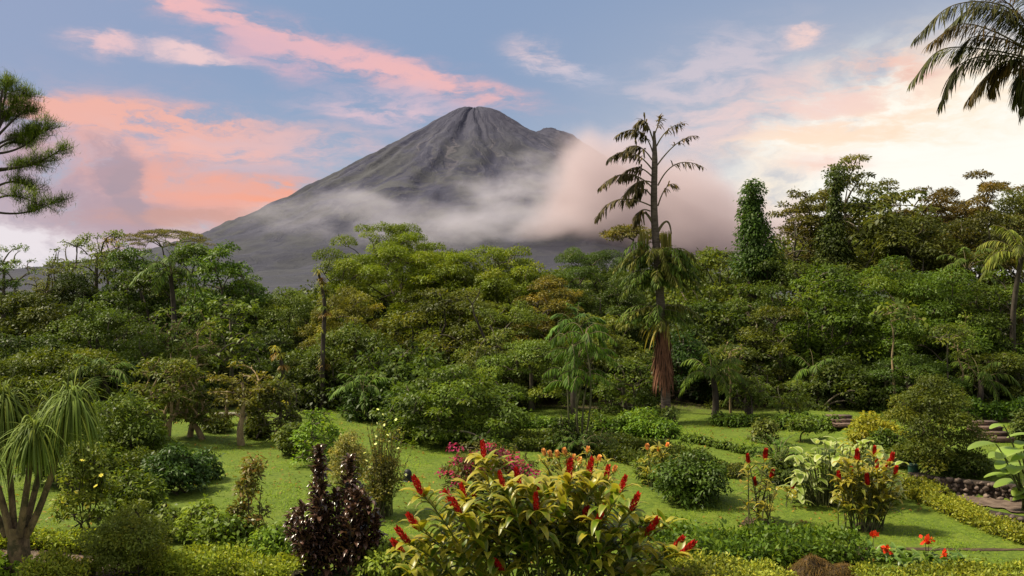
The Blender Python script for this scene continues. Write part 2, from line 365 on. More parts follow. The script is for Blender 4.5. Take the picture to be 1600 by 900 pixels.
# ------------------------------------------------------------------ volcano
def fbm(x, y, seed, octs=6, f=1.0, gain=.5):
    r = np.random.default_rng(seed); o = np.zeros_like(x); a = 1.
    for i in range(octs):
        for k in range(4):
            th = r.uniform(0, 2*np.pi); ph = r.uniform(0, 2*np.pi)
            o += a*.35*np.sin((x*math.cos(th)+y*math.sin(th))*f*r.uniform(.7, 1.4)+ph)
        f *= 2.03; a *= gain
    return o
def build_volcano():
    D, S = 4000., 4000./F
    cx, cy_ = (742-800)*S, D
    # profile: drop below the summit (pixels) at a radius (pixels), read from the left flank
    pr = np.array([0, 15, 30, 46, 62, 82, 142, 212, 282, 342, 427, 520, 620, 760, 960, 1300])
    pd = np.array([0, .5, 4, 11, 21, 34, 68, 110, 150, 178, 217, 246, 262, 274, 280, 285])
    rr = np.concatenate([np.linspace(0, 60, 26), np.linspace(63, 620, 150), np.linspace(640, 1300, 20)])
    aa = np.linspace(0, 2*np.pi, 420, endpoint=False)
    Rr, A = np.meshgrid(rr, aa, indexing='ij')
    # slightly concave to the right so the saddle shows
    drop = np.interp(Rr, pr, pd)
    X = Rr*np.cos(A); Y = Rr*np.sin(A)
    h = 281-drop
    # gullies running down the slope: unequal, forking, wandering
    wa = A + .09*fbm(X*.012, Y*.012, 21, 4) + .03*fbm(X*.05, Y*.05, 22, 3)
    gul = -np.abs(fbm(wa*5.5, Rr*.0022, 5, 3, 1.0, .6))*1.5 - np.abs(fbm(wa*15, Rr*.006, 6, 3, 1., .55))*.8
    amp = np.interp(Rr, [0, 20, 80, 200, 400, 700, 1300], [.2, 1.3, 3.8, 6, 6, 4, 0])
    h = h + (gul+.9)*amp + fbm(X*.05, Y*.05, 8, 6, 1.)*np.interp(Rr, [0, 30, 300, 900, 1300], [1.2, 2.2, 3.2, 3, 0])
    # second, older summit on the right shoulder, behind
    r2 = np.hypot(X-118, (Y-10)*.8); A2 = np.arctan2(Y-10, X-118)
    h2 = 252-np.interp(r2, [0, 8, 14, 25, 40, 80, 150, 250, 400, 600, 900, 1300], [1.5, 0, 5, 8.5, 18, 46, 95, 150, 210, 250, 270, 285])
    h2 = h2 + fbm(X*.2, Y*.2, 3, 5)*np.interp(r2, [0, 30, 120], [2.6, 1.6, .6]) + fbm(A2*14, r2*.01, 9, 5)*np.interp(r2, [0, 40, 300], [.2, 1.5, 4])
    h = np.maximum(h, h2)
    P = np.stack([cx+X*S, cy_+Y*S, CAM_Z+(h-281+280)*S], -1)
    P[..., 2] = np.where(Rr > 1250, -30, P[..., 2])
    g = G().grid(P, wrap=True)
    m, t = new_mat('volcano_rock')
    out = t.n('ShaderNodeOutputMaterial'); pos = t.n('ShaderNodeNewGeometry').outputs['Position']
    x, y, z = t.sep(pos)
    dx = t.m('SUBTRACT', x, cx); dy = t.m('SUBTRACT', y, cy_)
    ang = t.m('ARCTAN2', dy, dx); rad = t.m('SQRT', t.m('ADD', t.m('MULTIPLY', dx, dx), t.m('MULTIPLY', dy, dy)))
    wv = t.noise(pos, .0022, 5, .6).outputs['Color']; w1, w2, _ = t.sep(wv)
    ang = t.m('ADD', ang, t.m('MULTIPLY_ADD', w1, .9, -.45)); rad = t.m('ADD', rad, t.m('MULTIPLY_ADD', w2, 500, -250))
    st = t.noise(t.comb(t.m('MULTIPLY', ang, 9), t.m('MULTIPLY', rad, .0032), 0), 1.5, 8, .66, .8).outputs[0]
    pat = t.noise(t.vm('MULTIPLY', pos, (1, 1, 1.3)), .0046, 8, .66, .6).outputs[0]
    c = t.mix(t.ramp(st, .36, .64), (.037, .038, .062), (.076, .075, .106))
    c = t.mix(t.ramp(pat, .34, .66, 0, .55), c, (.049, .048, .074))
    veg = t.mix(t.ramp(st, .3, .7), (.048, .050, .042), (.080, .082, .060))
    c = t.mix(t.m('MULTIPLY', t.ramp(t.m('MULTIPLY_ADD', st, .4, pat), .62, .78), t.ramp(z, 780, 460, 0, .4)), c, veg)
    c = t.mix(t.m('MULTIPLY', t.ramp(t.noise(t.comb(t.m('MULTIPLY', ang, 20), t.m('MULTIPLY', rad, .0016), 4), 1.1, 4, .6).outputs[0], .60, .70, 0, .55), t.ramp(z, 300, 620)), c, (.125, .112, .128))
    c = t.mix(t.ramp(z, 330, 60, 0, .6), c, (.046, .047, .058))
    p = t.n('ShaderNodeBsdfPrincipled'); t.put(p.inputs['Base Color'], c); p.inputs['Roughness'].default_value = .95; p.inputs['Specular IOR Level'].default_value = .1
    b = t.n('ShaderNodeBump'); b.inputs['Strength'].default_value = .5; b.inputs['Distance'].default_value = 25
    t.put(b.inputs['Height'], t.m('ADD', st, pat)); t.put(p.inputs['Normal'], b.outputs[0])
    m.node_tree.links.new(p.outputs[0], out.inputs[0])
    tag(part('volcano', g.mesh('volcano', m, True)), 'grey cone volcano rising behind the forest with cloud on its flank', None, None, 'structure')
build_volcano()

# ------------------------------------------------------------------ cloud lying on the volcano
def build_cloud(name, label, layers, box, step):
    """one closed volume; each layer is the union of soft ellipsoids (pixel centre, pixel radii, distance, half depth, weight) roughened by noise"""
    m, t = new_mat(name); out = t.n('ShaderNodeOutputMaterial')
    pos = t.n('ShaderNodeNewGeometry').outputs['Position']
    wn = t.noise(pos, .0030, 2, .5).outputs['Color']
    pw = t.vm('ADD', pos, t.vm('SCALE', t.vm('SUBTRACT', wn, (.5, .5, .5)), 260.))
    total = None; colour = None
    for (blobs, rgb, dens, ncut, nscale, soft, rough, stretch) in layers:
        f = None
        for (px, py, rx, ry, D, hd, wt) in blobs:
            c = at(px, py, D); k = D/F
            q = t.vm('MULTIPLY', t.vm('SUBTRACT', pw, tuple(c)), (1/(rx*k), 1/hd, 1/(ry*k)))
            ln = t.n('ShaderNodeVectorMath', operation='LENGTH'); t.put(ln.inputs[0], q)
            g = t.m('MULTIPLY', t.m('SUBTRACT', 1.0, ln.outputs['Value']), wt)
            f = g if f is None else t.m('MAXIMUM', f, g)
        nz = t.noise(t.vm('MULTIPLY', pos, stretch), nscale, 4, rough).outputs[0]
        fld = t.m('ADD', f, t.m('MULTIPLY', t.m('SUBTRACT', nz, .5), ncut))
        d = t.m('MULTIPLY', t.ramp(fld, 0.0, soft), dens)
        if total is None: total, colour = d, rgb
        else:
            colour = t.mix(t.m('DIVIDE', d, t.m('ADD', t.m('ADD', total, d), 1e-6)), colour, rgb); total = t.m('ADD', total, d)
    pv = t.n('ShaderNodeVolumePrincipled'); t.put(pv.inputs['Color'], colour); t.put(pv.inputs['Density'], total); pv.inputs['Anisotropy'].default_value = .1
    m.node_tree.links.new(pv.outputs[0], out.inputs['Volume'])
    (x0, y0, D0, x1, y1, D1) = box
    a = at((x0+x1)/2, (y0+y1)/2, (D0+D1)/2); km = (D0+D1)/2/F
    tag(part(name, G().box(a, ((x1-x0)/2*km, (D1-D0)/2, (y1-y0)/2*km)).mesh(name, m)), label, None, None, 'stuff')
    try: m.cycles.volume_step_rate = step
    except Exception: pass
build_cloud('volcano_cloud', 'pink brown cloud bank and thin wisps lying on the volcano', [
    ([(970, 318, 140, 104, 2700, 420, 1.0), (1060, 345, 130, 106, 2650, 420, 1.1), (905, 300, 72, 92, 2700, 400, .9), (1115, 360, 92, 96, 2650, 380, 1.),
      (1215, 372, 60, 66, 2700, 300, .9), (890, 350, 110, 36, 2600, 300, .6)], (.84, .70, .73), .0064, 1.05, .0056, .50, .62, (1, 1, 1.2)),
    ([(600, 340, 230, 27, 2500, 240, .85), (765, 305, 75, 36, 2600, 240, .8), (700, 352, 190, 27, 2450, 240, .95), (835, 300, 56, 66, 2700, 240, .8),
      (490, 348, 120, 22, 2500, 220, .7), (800, 352, 140, 26, 2450, 260, .85), (686, 182, 20, 10, 3700, 120, .8)], (.80, .76, .84), .0036, 3.1, .0098, .95, .70, (.6, 1, 1.25))],
    (330, 150, 2150, 1400, 520, 3850), .25)
# ------------------------------------------------------------------ trees
def clump_leaves(g, rng, c, r, rz, L, W, dens, thin=0., v0=.5, dv=.3, droop=.35):
    n = max(6, int(dens*6.0*r*max(r, rz)/(L*W*.5)))
    u = nrm(rng.normal(size=(int(n*1.5)+4, 3))); u = u[u[:, 2] > -.35][:n]; n = len(u)
    rad = 1.04-.5*rng.random(n)**2.2
    p = c + u*np.array([r, r, rz])*rad[:, None]
    p += rng.normal(size=(n, 3))*L*.25
    if thin > 0:
        k = 2.6/r; ph = rng.uniform(0, 6, 6)
        h = np.sin(p[:, 0]*k+ph[0])+np.sin(p[:, 1]*k+ph[1])+np.sin(p[:, 2]*k*1.6+ph[2])+np.sin((p[:, 0]+p[:, 1])*k*1.7+ph[3])
        keep = h > -2.2+thin*2.6; p = p[keep]; u = u[keep]; n = len(p)
        if n == 0: return
    ax = np.stack([u[:, 0], u[:, 1], u[:, 2]*.3], 1)*.8 + rng.normal(size=(n, 3))*.5 + [0, 0, -droop]
    nm = np.stack([u[:, 0]*.55, u[:, 1]*.55, np.abs(u[:, 2])*.5+.7], 1) + rng.normal(size=(n, 3))*.38
    g.kites(p, ax, nm, L*rng.uniform(.65, 1.3, n), W*rng.uniform(.7, 1.25, n), np.clip(v0+rng.normal(size=n)*.16+rng.normal()*dv*.22, 0, 1))

def limb_path(rng, a, b, sag=.12, n=5):
    a, b = np.array(a, float), np.array(b, float); t = np.linspace(0, 1, n)[:, None]
    d = np.linalg.norm(b-a); off = rng.normal(size=3)*d*.07; off[2] = abs(off[2])+d*sag*.3
    return a*(1-t)+b*t + np.sin(np.pi*t)*off

def crown_clumps(rng, kind, Rx, dep, n, cr, flat):
    """centres relative to the crown top (0 = top), radii"""
    out = []
    ph = rng.uniform(0, 6.28)
    for i in range(n):
        f = math.sqrt((i+.5)/n); th = i*2.39996+ph+rng.normal()*.25
        r = Rx*(1-cr*.55)*f*rng.uniform(.85, 1.1)
        c = Rx*cr*rng.uniform(.7, 1.3)
        if kind == 'dome': c = Rx*cr*rng.uniform(.5, 1.5); r *= rng.uniform(.72, 1.22); z = -dep*.68*f**3.0*rng.uniform(.75, 1.1)-Rx*rng.uniform(-.06, .42) - c*flat*.7
        elif kind == 'layer':
            c = Rx*cr*rng.uniform(.5, 1.5); q = rng.random()**1.2; z = -dep*q - c*flat*.7; r = (Rx-c*.55)*min(1., .35+1.3*q**.7)*rng.uniform(.25, 1)**.55
        elif kind == 'flat': z = -dep*.25*f*f*rng.uniform(.6, 1.4) - c*flat
        elif kind == 'loose':
            c = Rx*cr*rng.uniform(.45, 1.5); s = nrm(rng.normal(size=3))*rng.random()**.4; s[2] = s[2]*.5+.5
            z = -dep*(1-s[2])-c*flat*.5; r = Rx*np.hypot(s[0], s[1])*(1-cr*.4); th = math.atan2(s[1], s[0])
        elif kind == 'cone': z = -dep*rng.uniform(.03, .92); r = Rx*(1-cr*.4)*min(1, .15-z/dep*1.1)*rng.uniform(.5, 1)
        out.append((np.array([r*math.cos(th), r*math.sin(th), z]), c))
    if kind == 'dome':
        for i in range(int(n*.8)):
            th = rng.uniform(0, 6.28); f = rng.uniform(.5, 1.12)
            c = Rx*cr*rng.uniform(.6, 1.5)
            out.append((np.array([Rx*(1-cr*.6)*f*math.cos(th), Rx*(1-cr*.6)*f*math.sin(th), -dep*rng.uniform(.35, .97)]), c))
    return out

CROWN = {  # kind of crown: shape, clump count, clump size, clump flatness, leaf length, leaf width, density, thinning, droop
    'dome':     ('dome', 46, .19, .62, .150, .080, .85, .18, .35),
    'fine':     ('dome', 50, .18, .55, .115, .056, .85, .20, .3),
    'layer':    ('layer', 64, .19, .42, .135, .068, .80, .22, .2),
    'feather':  ('flat', 46, .16, .24, .09, .032, .26, .5, .1),
    'umbrella': ('flat', 24, .22, .30, .20, .10, .70, .15, .3),
    'cecropia': ('loose', 60, .17, .34, .19, .095, .95, .05, .35),
    'loose':    ('loose', 30, .22, .5, .14, .07, .55, .4, .3),
    'sparse':   ('loose', 52, .15, .45, .14, .07, .55, .35, .3),
    'cone':     ('cone', 34, .30, .6, .17, .08, .9, .1, .3),
    'shrub':    ('dome', 30, .30, .7, .085, .040, .9, .12, .2),
    'bush':     ('dome', 32, .28, .8, .115, .055, .9, .12, .4),
}
def tree_parts(seed, H, Rx, dep, kind='dome', leaf=1., dens=1., trunk_r=.16, flat=None, ncl=1., lean=0., base_split=1, droop=None, thin=None, ry=1.):
    rng = np.random.default_rng(seed)
    shape, n, cr, fl, L, Wd, dn, th, dr = CROWN[kind]
    fl = flat or fl; L *= leaf; Wd *= leaf; dr = dr if droop is None else droop; th = th if thin is None else thin
    cl = crown_clumps(rng, shape, Rx, dep, max(5, int(n*ncl)), cr/max(.6, ncl**.5), fl)
    g, b = G(), G()
    top = np.array([lean, 0, H])
    forkz = max(.12*H, H-dep*.95)
    stems = []
    for k in range(base_split):
        bx = np.array([rng.normal()*.25, rng.normal()*.15, -.15]) if base_split > 1 else np.array([0, 0, -.15])
        fk = np.array([lean*.5, 0, forkz]) + (np.array([math.cos(k*2.4), math.sin(k*2.4), 0])*Rx*.22 if base_split > 1 else 0) + rng.normal(size=3)*[.1, .1, .05]
        hi = np.array([fk[0]*1.3, fk[1]*1.3, H-dep*.35])
        pth = np.concatenate([limb_path(rng, bx, fk, .05, 6), limb_path(rng, fk, hi, .05, 4)[1:]])
        b.tube(pth, np.linspace(trunk_r*1.15, trunk_r*.35, len(pth))/(1 if base_split == 1 else 1.3), 8)
        stems.append((fk, hi))
    nodes = []
    for fk, hi in stems: nodes += [fk, (fk+hi)/2, hi]
    order = sorted(range(len(cl)), key=lambda q: cl[q][0][2]*.6+rng.normal()*Rx*.3)
    for q in order:
        c, r = cl[q]; c = c*[1, ry, 1]+top
        clump_leaves(g, rng, c, r, r*fl, L, Wd, dn*dens, th, .5, .9, dr)
        N = np.array(nodes); dd = np.linalg.norm(N-c, axis=1)+2.5*np.maximum(0, N[:, 2]-c[2]+.25*r)+rng.random(len(N))*Rx*.15
        st = N[dd.argmin()]; dist = np.linalg.norm(c-st)
        pth = limb_path(rng, st, c-[0, 0, r*fl*.4], .3, 6)
        r0 = min(trunk_r*.42, trunk_r*(.12+.3*dist/max(.5, Rx)))
        b.tube(pth, np.linspace(r0, .012, 6), 5); nodes += [pth[2], pth[4]]
        if L > .1:
            for s_ in range(2): b.tube(limb_path(rng, pth[4], c+nrm(rng.normal(size=3))*[r, r, r*fl]*.9, .2, 4), np.linspace(.016, .006, 4), 4)
    return g, b
def tree(name, label, px, top, bot, hw, D, kind, color, seed, cat='tree', bark=None, group=None, mat=None, base=None, **kw):
    """px, top, bot, hw: pixels of the photograph (centre, crown top, crown bottom, half width) at the distance D metres"""
    if D > 34.5 and kind not in ('feather', 'umbrella', 'sparse'): hw *= 1.18; bot = max(bot, min(bot+40, 660)) if D < 46 else bot+8
    x = (px-800)/F*D; z0 = float(terrain(x, D))
    H = CAM_Z+(450-top)/F*D-z0; dep = min((bot-top)/F*D, H*.97); Rx = hw/F*D
    if D > 34.5 and 'leaf' not in kw: kw['leaf'] = [.8, 1.0, 1.35, 1.0, 1.7, .9, 1.2][seed*7 % 11 % 7]
    if D > 34.5: hu = np.random.default_rng(seed+9000).normal(size=2); color = tuple(np.array(color)*(1+.16*hu[0])*np.array([1+.10*hu[1], 1, 1-.1*hu[1]]))
    g, b = tree_parts(seed, H, Rx, dep, kind, **kw)
    o = thing(name, label, cat, (x, D, z0), group)
    part('trunk', b.mesh('trunk', bark or M_BARK), o)
    part('crown', g.mesh('crown', mat or M_LEAF), o, color)
    return o

BRIGHT = (.085, .135, .018); MIDG = (.064, .092, .015); DARKG = (.042, .062, .012); OLIVE = (.085, .10, .02); TANG = (.11, .10, .03); YELL = (.13, .13, .022)
BLUEG = (.032, .058, .024); BROWNG = (.085, .072, .026)
def build_forest():
    T = tree
    # back row against the sky, left
    T('broadleaf_tree', 'ragged tree cut off by the left edge, under the lowest pine bough', 2, 372, 490, 54, 46, 'loose', MIDG, 11, ncl=1.6)
    T('broadleaf_tree', 'small dark tree on the left skyline, left of the tall open-crowned tree', 84, 405, 490, 44, 50, 'loose', (.05, .062, .018), 12, ncl=1.5)
    T('open_crowned_tree', 'tall open tree with forked bare limbs and see-through crown on the left skyline', 150, 352, 480, 84, 52, 'sparse', (.085, .09, .022), 13, ncl=2.2, trunk_r=.2)
    T('open_crowned_tree', 'dense knob-topped tree poking above the open tree left of the volcano', 168, 354, 420, 20, 53, 'loose', (.09, .075, .022), 131, trunk_r=.1)
    T('feathery_tree', 'almost leafless flat-topped tree with lacy twigs, left of the volcano foot', 258, 358, 440, 72, 60, 'feather', (.10, .092, .04), 14, trunk_r=.12, ncl=2.0, dens=1.3)
    T('broadleaf_tree', 'dark layered tree whose crown touches the left slope of the volcano', 345, 384, 540, 56, 45, 'dome', (.046, .072, .014), 15, ncl=1.2)
    T('broadleaf_tree', 'dark tree behind the left feather palm', 225, 425, 560, 62, 48, 'layer', DARKG, 16)
    T('broadleaf_tree', 'low dark wide tree on the left edge of the forest', 45, 462, 600, 95, 44, 'layer', DARKG, 17)
    T('broadleaf_tree', 'dark tree below the open-crowned tree on the left', 150, 468, 610, 70, 42, 'dome', (.04, .062, .014), 18)
    T('layered_tree', 'flat-layered dark tree above the ponytail palm', 92, 545, 640, 108, 35, 'layer', (.058, .082, .014), 19, ncl=1.2)
    T('pale_branched_tree', 'thin tree with bare pale forked branches left of the yellowish tree', 302, 482, 600, 44, 37, 'sparse', (.07, .085, .03), 20, bark=M_TAN, trunk_r=.1)
    T('yellowish_tree', 'airy yellowish olive tree below the left slope of the volcano', 362, 458, 640, 54, 38, 'loose', (.105, .12, .022), 21, ncl=1.6, thin=.15, dens=1.2)
    T('broadleaf_tree', 'mid green tree behind the tan multi-stemmed tree', 225, 520, 640, 72, 38, 'dome', (.05, .085, .015), 22)
    # centre
    T('round_crowned_tree', 'round olive tree at the foot of the volcano, left of the epiphyte-covered trunk', 448, 448, 600, 62, 45, 'dome', (.066, .082, .017), 23)
    T('round_crowned_tree', 'brownish topped round tree directly behind the epiphyte-covered trunk', 545, 452, 600, 66, 43, 'fine', (.105, .10, .024), 24)
    T('tall_rounded_tree', 'tallest bright green tree in front of the volcano', 626, 352, 480, 102, 50, 'fine', (.080, .130, .016), 251, ncl=2.0)
    T('broadleaf_tree', 'slim pale sprig-topped tree at the left side of the tallest bright tree', 538, 392, 500, 26, 50, 'loose', (.085, .12, .03), 251, trunk_r=.07)
    T('tall_rounded_tree', 'bright green tree just right of the tallest one, below the cloud', 778, 388, 500, 92, 49, 'fine', (.078, .118, .018), 26, ncl=1.6)
    T('tall_rounded_tree', 'bright green tree filling the dip between the two tall bright crowns', 690, 410, 520, 62, 47, 'fine', (.085, .125, .018), 27)
    T('olive_tree', 'olive brown tree below the tallest bright tree', 700, 452, 590, 92, 42, 'layer', (.088, .102, .022), 28, ncl=1.3)
    oT = T('olive_tree', 'olive tree with a bare dark twisted limb in the middle of the forest', 790, 470, 600, 72, 40, 'layer', (.078, .095, .02), 29)
    lb = G(); o0 = np.array(oT.location); lb.tube([at(x, y, 36.6)-o0 for x, y in [(752, 446), (747, 462), (738, 476), (741, 492), (748, 508), (757, 528)]], [.012, .02, .03, .04, .05, .06], 6); lb.tube([at(x, y, 36.6)-o0 for x, y in [(738, 476), (731, 466), (729, 455)]], [.025, .015, .008], 5)
    part('limb', lb.mesh('limb', M_DARKBARK), oT)
    T('tan_tree', 'tan leaved slanting tree right of the bright crowns', 858, 432, 580, 56, 43, 'fine', (.11, .105, .03), 30)
    T('broadleaf_tree', 'dark hollow-looking tree right of the epiphyte-covered trunk', 550, 505, 680, 72, 39, 'dome', (.052, .070, .015), 31)
    T('broadleaf_tree', 'green tree below the olive trees left of the low spreading tree', 640, 535, 660, 68, 37, 'dome', (.055, .080, .018), 32)
    T('olive_tree', 'leaning olive tree above the terraced lawn left of the slim palm cluster', 830, 535, 655, 78, 36, 'layer', (.072, .09, .02), 33)
    T('broadleaf_tree', 'olive green tree behind the left side of the tall fishtail palm', 915, 385, 540, 76, 48, 'fine', (.068, .09, .02), 34, ncl=1.2)
    T('umbrella_tree', 'flat umbrella-topped tree showing sky below its crown behind the tall palm', 985, 352, 420, 54, 60, 'umbrella', (.075, .066, .022), 35, trunk_r=.15)
    T('broadleaf_tree', 'green tree filling the space behind the slim palm cluster', 930, 490, 650, 70, 40, 'dome', (.065, .082, .02), 36)
    T('broadleaf_tree', 'tree left of the red brown skirt of the tall palm', 980, 560, 668, 52, 36, 'layer', (.075, .092, .02), 37)
    # right
    T('broadleaf_tree', 'bright rounded tree between the tall palm and the vine-covered column', 1112, 385, 540, 62, 48, 'dome', (.075, .095, .018), 38)
    T('broadleaf_tree', 'dark tree behind the feather palm with the bright frond', 1110, 470, 640, 70, 42, 'dome', (.045, .072, .016), 39)
    T('broadleaf_tree', 'deep green tree below the vine-covered column', 1205, 400, 600, 66, 44, 'dome', (.046, .068, .014), 40)
    T('cecropia_tree', 'tall umbrella-leaved tree highest on the right skyline', 1330, 246, 390, 58, 52, 'cecropia', (.072, .072, .024), 41)
    T('cecropia_tree', 'umbrella-leaved tree leaning left behind the vine-hung trunk', 1268, 282, 400, 48, 50, 'cecropia', (.062, .068, .02), 42)
    T('cecropia_tree', 'broad umbrella-leaved tree right of the vine-hung trunk', 1382, 282, 430, 70, 48, 'cecropia', (.066, .066, .022), 43)
    T('cecropia_tree', 'reddish brown umbrella-leaved tree below the brightest sky', 1452, 284, 430, 66, 50, 'cecropia', (.082, .064, .028), 44)
    T('cecropia_tree', 'second-highest umbrella-leaved tree, lit from behind near the right edge', 1540, 264, 420, 70, 52, 'cecropia', (.078, .066, .024), 45)
    T('cecropia_tree', 'dark umbrella-leaved tree at the right edge of the skyline', 1606, 288, 440, 54, 48, 'dome', (.045, .052, .018), 46)
    T('broadleaf_tree', 'bare-limbed vine-draped tree left of the vine-hung trunk', 1245, 330, 440, 44, 49, 'sparse', (.055, .055, .02), 47)
    T('broadleaf_tree', 'brownish tree in shade under the umbrella-leaved trees', 1420, 335, 520, 84, 46, 'dome', (.058, .066, .018), 48)
    T('broadleaf_tree', 'brownish shaded tree below the right edge umbrella trees', 1530, 328, 530, 80, 46, 'dome', (.054, .058, .018), 49)
    T('broad_domed_tree', 'large dark dome-shaped tree in the right half of the forest', 1295, 418, 610, 84, 41, 'dome', (.058, .086, .014), 50, ncl=1.4)
    T('broad_domed_tree', 'widest domed tree, below the reddish umbrella-leaved tree', 1425, 408, 590, 112, 41, 'dome', (.064, .092, .015), 51, ncl=1.5)
    T('broad_domed_tree', 'domed tree at the right edge below the feather palm', 1560, 430, 600, 72, 40, 'dome', (.055, .076, .014), 52)
    T('broadleaf_tree', 'green tree filling the gap left of the large dark dome', 1212, 480, 640, 58, 39, 'layer', (.062, .082, .016), 53)
    T('small_umbrella_tree', 'slim pale umbrella-leaved young tree before the widest domed tree', 1402, 472, 560, 42, 36, 'umbrella', (.085, .115, .03), 54, trunk_r=.06, bark=M_TAN)
    T('small_umbrella_tree', 'slim young tree right of the pale umbrella-leaved one', 1478, 506, 590, 36, 35, 'umbrella', (.070, .095, .024), 55, trunk_r=.05)
    T('broadleaf_tree', 'shaded bushy tree behind the big olive bush', 1420, 555, 665, 76, 36.5, 'layer', (.036, .056, .014), 56)
    T('broadleaf_tree', 'shaded bushy tree in front of the right edge of the forest', 1560, 550, 650, 56, 37, 'layer', (.036, .054, .014), 57)
    T('broadleaf_tree', 'dark tree between the young shrubs and the big domed trees', 1315, 560, 665, 62, 37, 'dome', (.030, .050, .013), 58)
    T('young_tree', 'light green young tree with loose foliage at the right forest edge', 1232, 592, 662, 48, 33.5, 'loose', (.085, .115, .03), 59, trunk_r=.05, dens=1.4, leaf=1.)
    T('young_tree', 'small young tree left of the loose light green one, under the dark forest', 1175, 575, 655, 30, 34, 'loose', (.080, .105, .026), 60, trunk_r=.05, dens=1.3, leaf=1.)
    # nearer trees on the lawn's far edge
    T('tan_stemmed_tree', 'tree with several bare tan stems behind the round dark bush', 258, 556, 655, 66, 28.6, 'layer', (.066, .082, .018), 61, bark=M_TAN, base_split=4, trunk_r=.11, leaf=1.)
    T('tan_stemmed_tree', 'thick tan stemmed tree right of the many-stemmed one', 296, 575, 660, 40, 29.4, 'layer', (.06, .076, .018), 62, bark=M_TAN, base_split=2, trunk_r=.13, leaf=1.)
    T('small_lawn_tree', 'small olive tree with a straight tan trunk standing on the left lawn', 378, 565, 655, 52, 28.6, 'loose', (.088, .084, .02), 63, bark=M_TAN, trunk_r=.12, dens=1.6, thin=.1, leaf=.95)
    T('small_lawn_tree', 'dark low tree on the lawn right of the straight tan trunk', 428, 590, 694, 44, 29.5, 'dome', (.050, .060, .015), 64, trunk_r=.1, leaf=.95)
    T('spreading_tree', 'low wide-spreading dark green tree beside the lawn behind the bougainvillea', 705, 578, 702, 112, 29.5, 'dome', (.058, .088, .017), 65, ncl=1.5, leaf=.95, flat=.34, trunk_r=.17)
    T('spreading_tree', 'dense low tree joined to the left of the wide-spreading one', 640, 612, 705, 46, 30.4, 'dome', (.046, .078, .016), 66, leaf=.95, flat=.4)
    T('lime_green_tree', 'small lime green leafy tree behind the dark purple croton', 497, 640, 726, 38, 25.0, 'dome', (.10, .165, .022), 67, leaf=.8, trunk_r=.05, flat=.4)
build_forest()
def build_fillers():
    rng = np.random.default_rng(404); T = tree
    spec = [(20, 520, 640, 60, 40, 'leafy tree at the left edge behind the flat-layered dark tree'), (172, 560, 660, 60, 36, 'leafy tree between the flat-layered dark tree and the many-stemmed tree'),
            (330, 540, 650, 56, 40, 'leafy tree behind the straight tan trunk'), (420, 520, 660, 56, 41, 'leafy tree right of the airy yellowish tree'), (480, 560, 670, 52, 38, 'leafy tree at the foot of the epiphyte-covered trunk'),
            (590, 590, 690, 52, 35, 'leafy tree behind the dense low tree on the lawn edge'), (765, 545, 660, 66, 37, 'leafy tree behind the low wide-spreading tree'), (880, 450, 580, 60, 45, 'leafy tree behind the dark stiff-leaved palm'),
            (960, 440, 580, 62, 45, 'leafy tree behind the bushy lower fronds of the tall palm'), (1060, 520, 650, 56, 39, 'leafy tree just right of the tall palm trunk'), (1150, 540, 655, 56, 38, 'leafy tree behind the small half hidden palm'),
            (1260, 520, 650, 60, 40, 'leafy tree under the large dark dome'), (1360, 540, 660, 66, 39, 'leafy tree under the widest domed tree'), (1480, 560, 660, 66, 39, 'leafy tree behind the fluffy bush and its right side'), (1600, 520, 650, 60, 40, 'leafy tree at the right edge above the dark hedge')]
    spec += [(214, 384, 540, 56, 51, 'dark leafy tree behind the tall dark feather palm, left side'), (300, 384, 540, 54, 50, 'dark leafy tree behind the tall dark feather palm, right side'), (112, 428, 560, 60, 50, 'leafy tree under the open-crowned tree on the left skyline'), (385, 428, 560, 44, 47, 'leafy tree where the forest meets the left slope of the volcano'), (26, 456, 590, 54, 48, 'leafy tree at the left edge behind the low dark wide tree')]
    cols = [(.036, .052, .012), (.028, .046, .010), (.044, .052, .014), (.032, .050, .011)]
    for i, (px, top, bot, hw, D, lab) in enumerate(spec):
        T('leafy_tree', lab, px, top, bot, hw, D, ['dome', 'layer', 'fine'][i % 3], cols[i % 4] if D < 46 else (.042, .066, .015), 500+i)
build_fillers()
def build_slim():
    T = tree
    T('slim_tree', 'slim pale-trunked tree with a small tuft of leaves beside the dark feather palm trunk', 1142, 520, 560, 20, 35.5, 'loose', (.09, .11, .03), 601, bark=M_TAN, trunk_r=.05, dens=1.4)
    T('slim_tree', 'slim tree with a thin bare trunk in front of the domed trees, right', 1508, 486, 545, 26, 35.5, 'loose', (.075, .10, .025), 602, bark=M_TAN, trunk_r=.05, dens=1.4)
    T('slim_tree', 'slim leaning tree between the olive trees and the low wide-spreading tree', 742, 500, 560, 30, 36.5, 'loose', (.085, .095, .03), 603, trunk_r=.06, dens=1.3, lean=.8)
    T('slim_tree', 'slim dark-stemmed tree left of the airy yellowish tree', 262, 480, 545, 30, 38.5, 'loose', (.07, .09, .022), 604, bark=M_TAN, trunk_r=.07, dens=1.3)
build_slim()

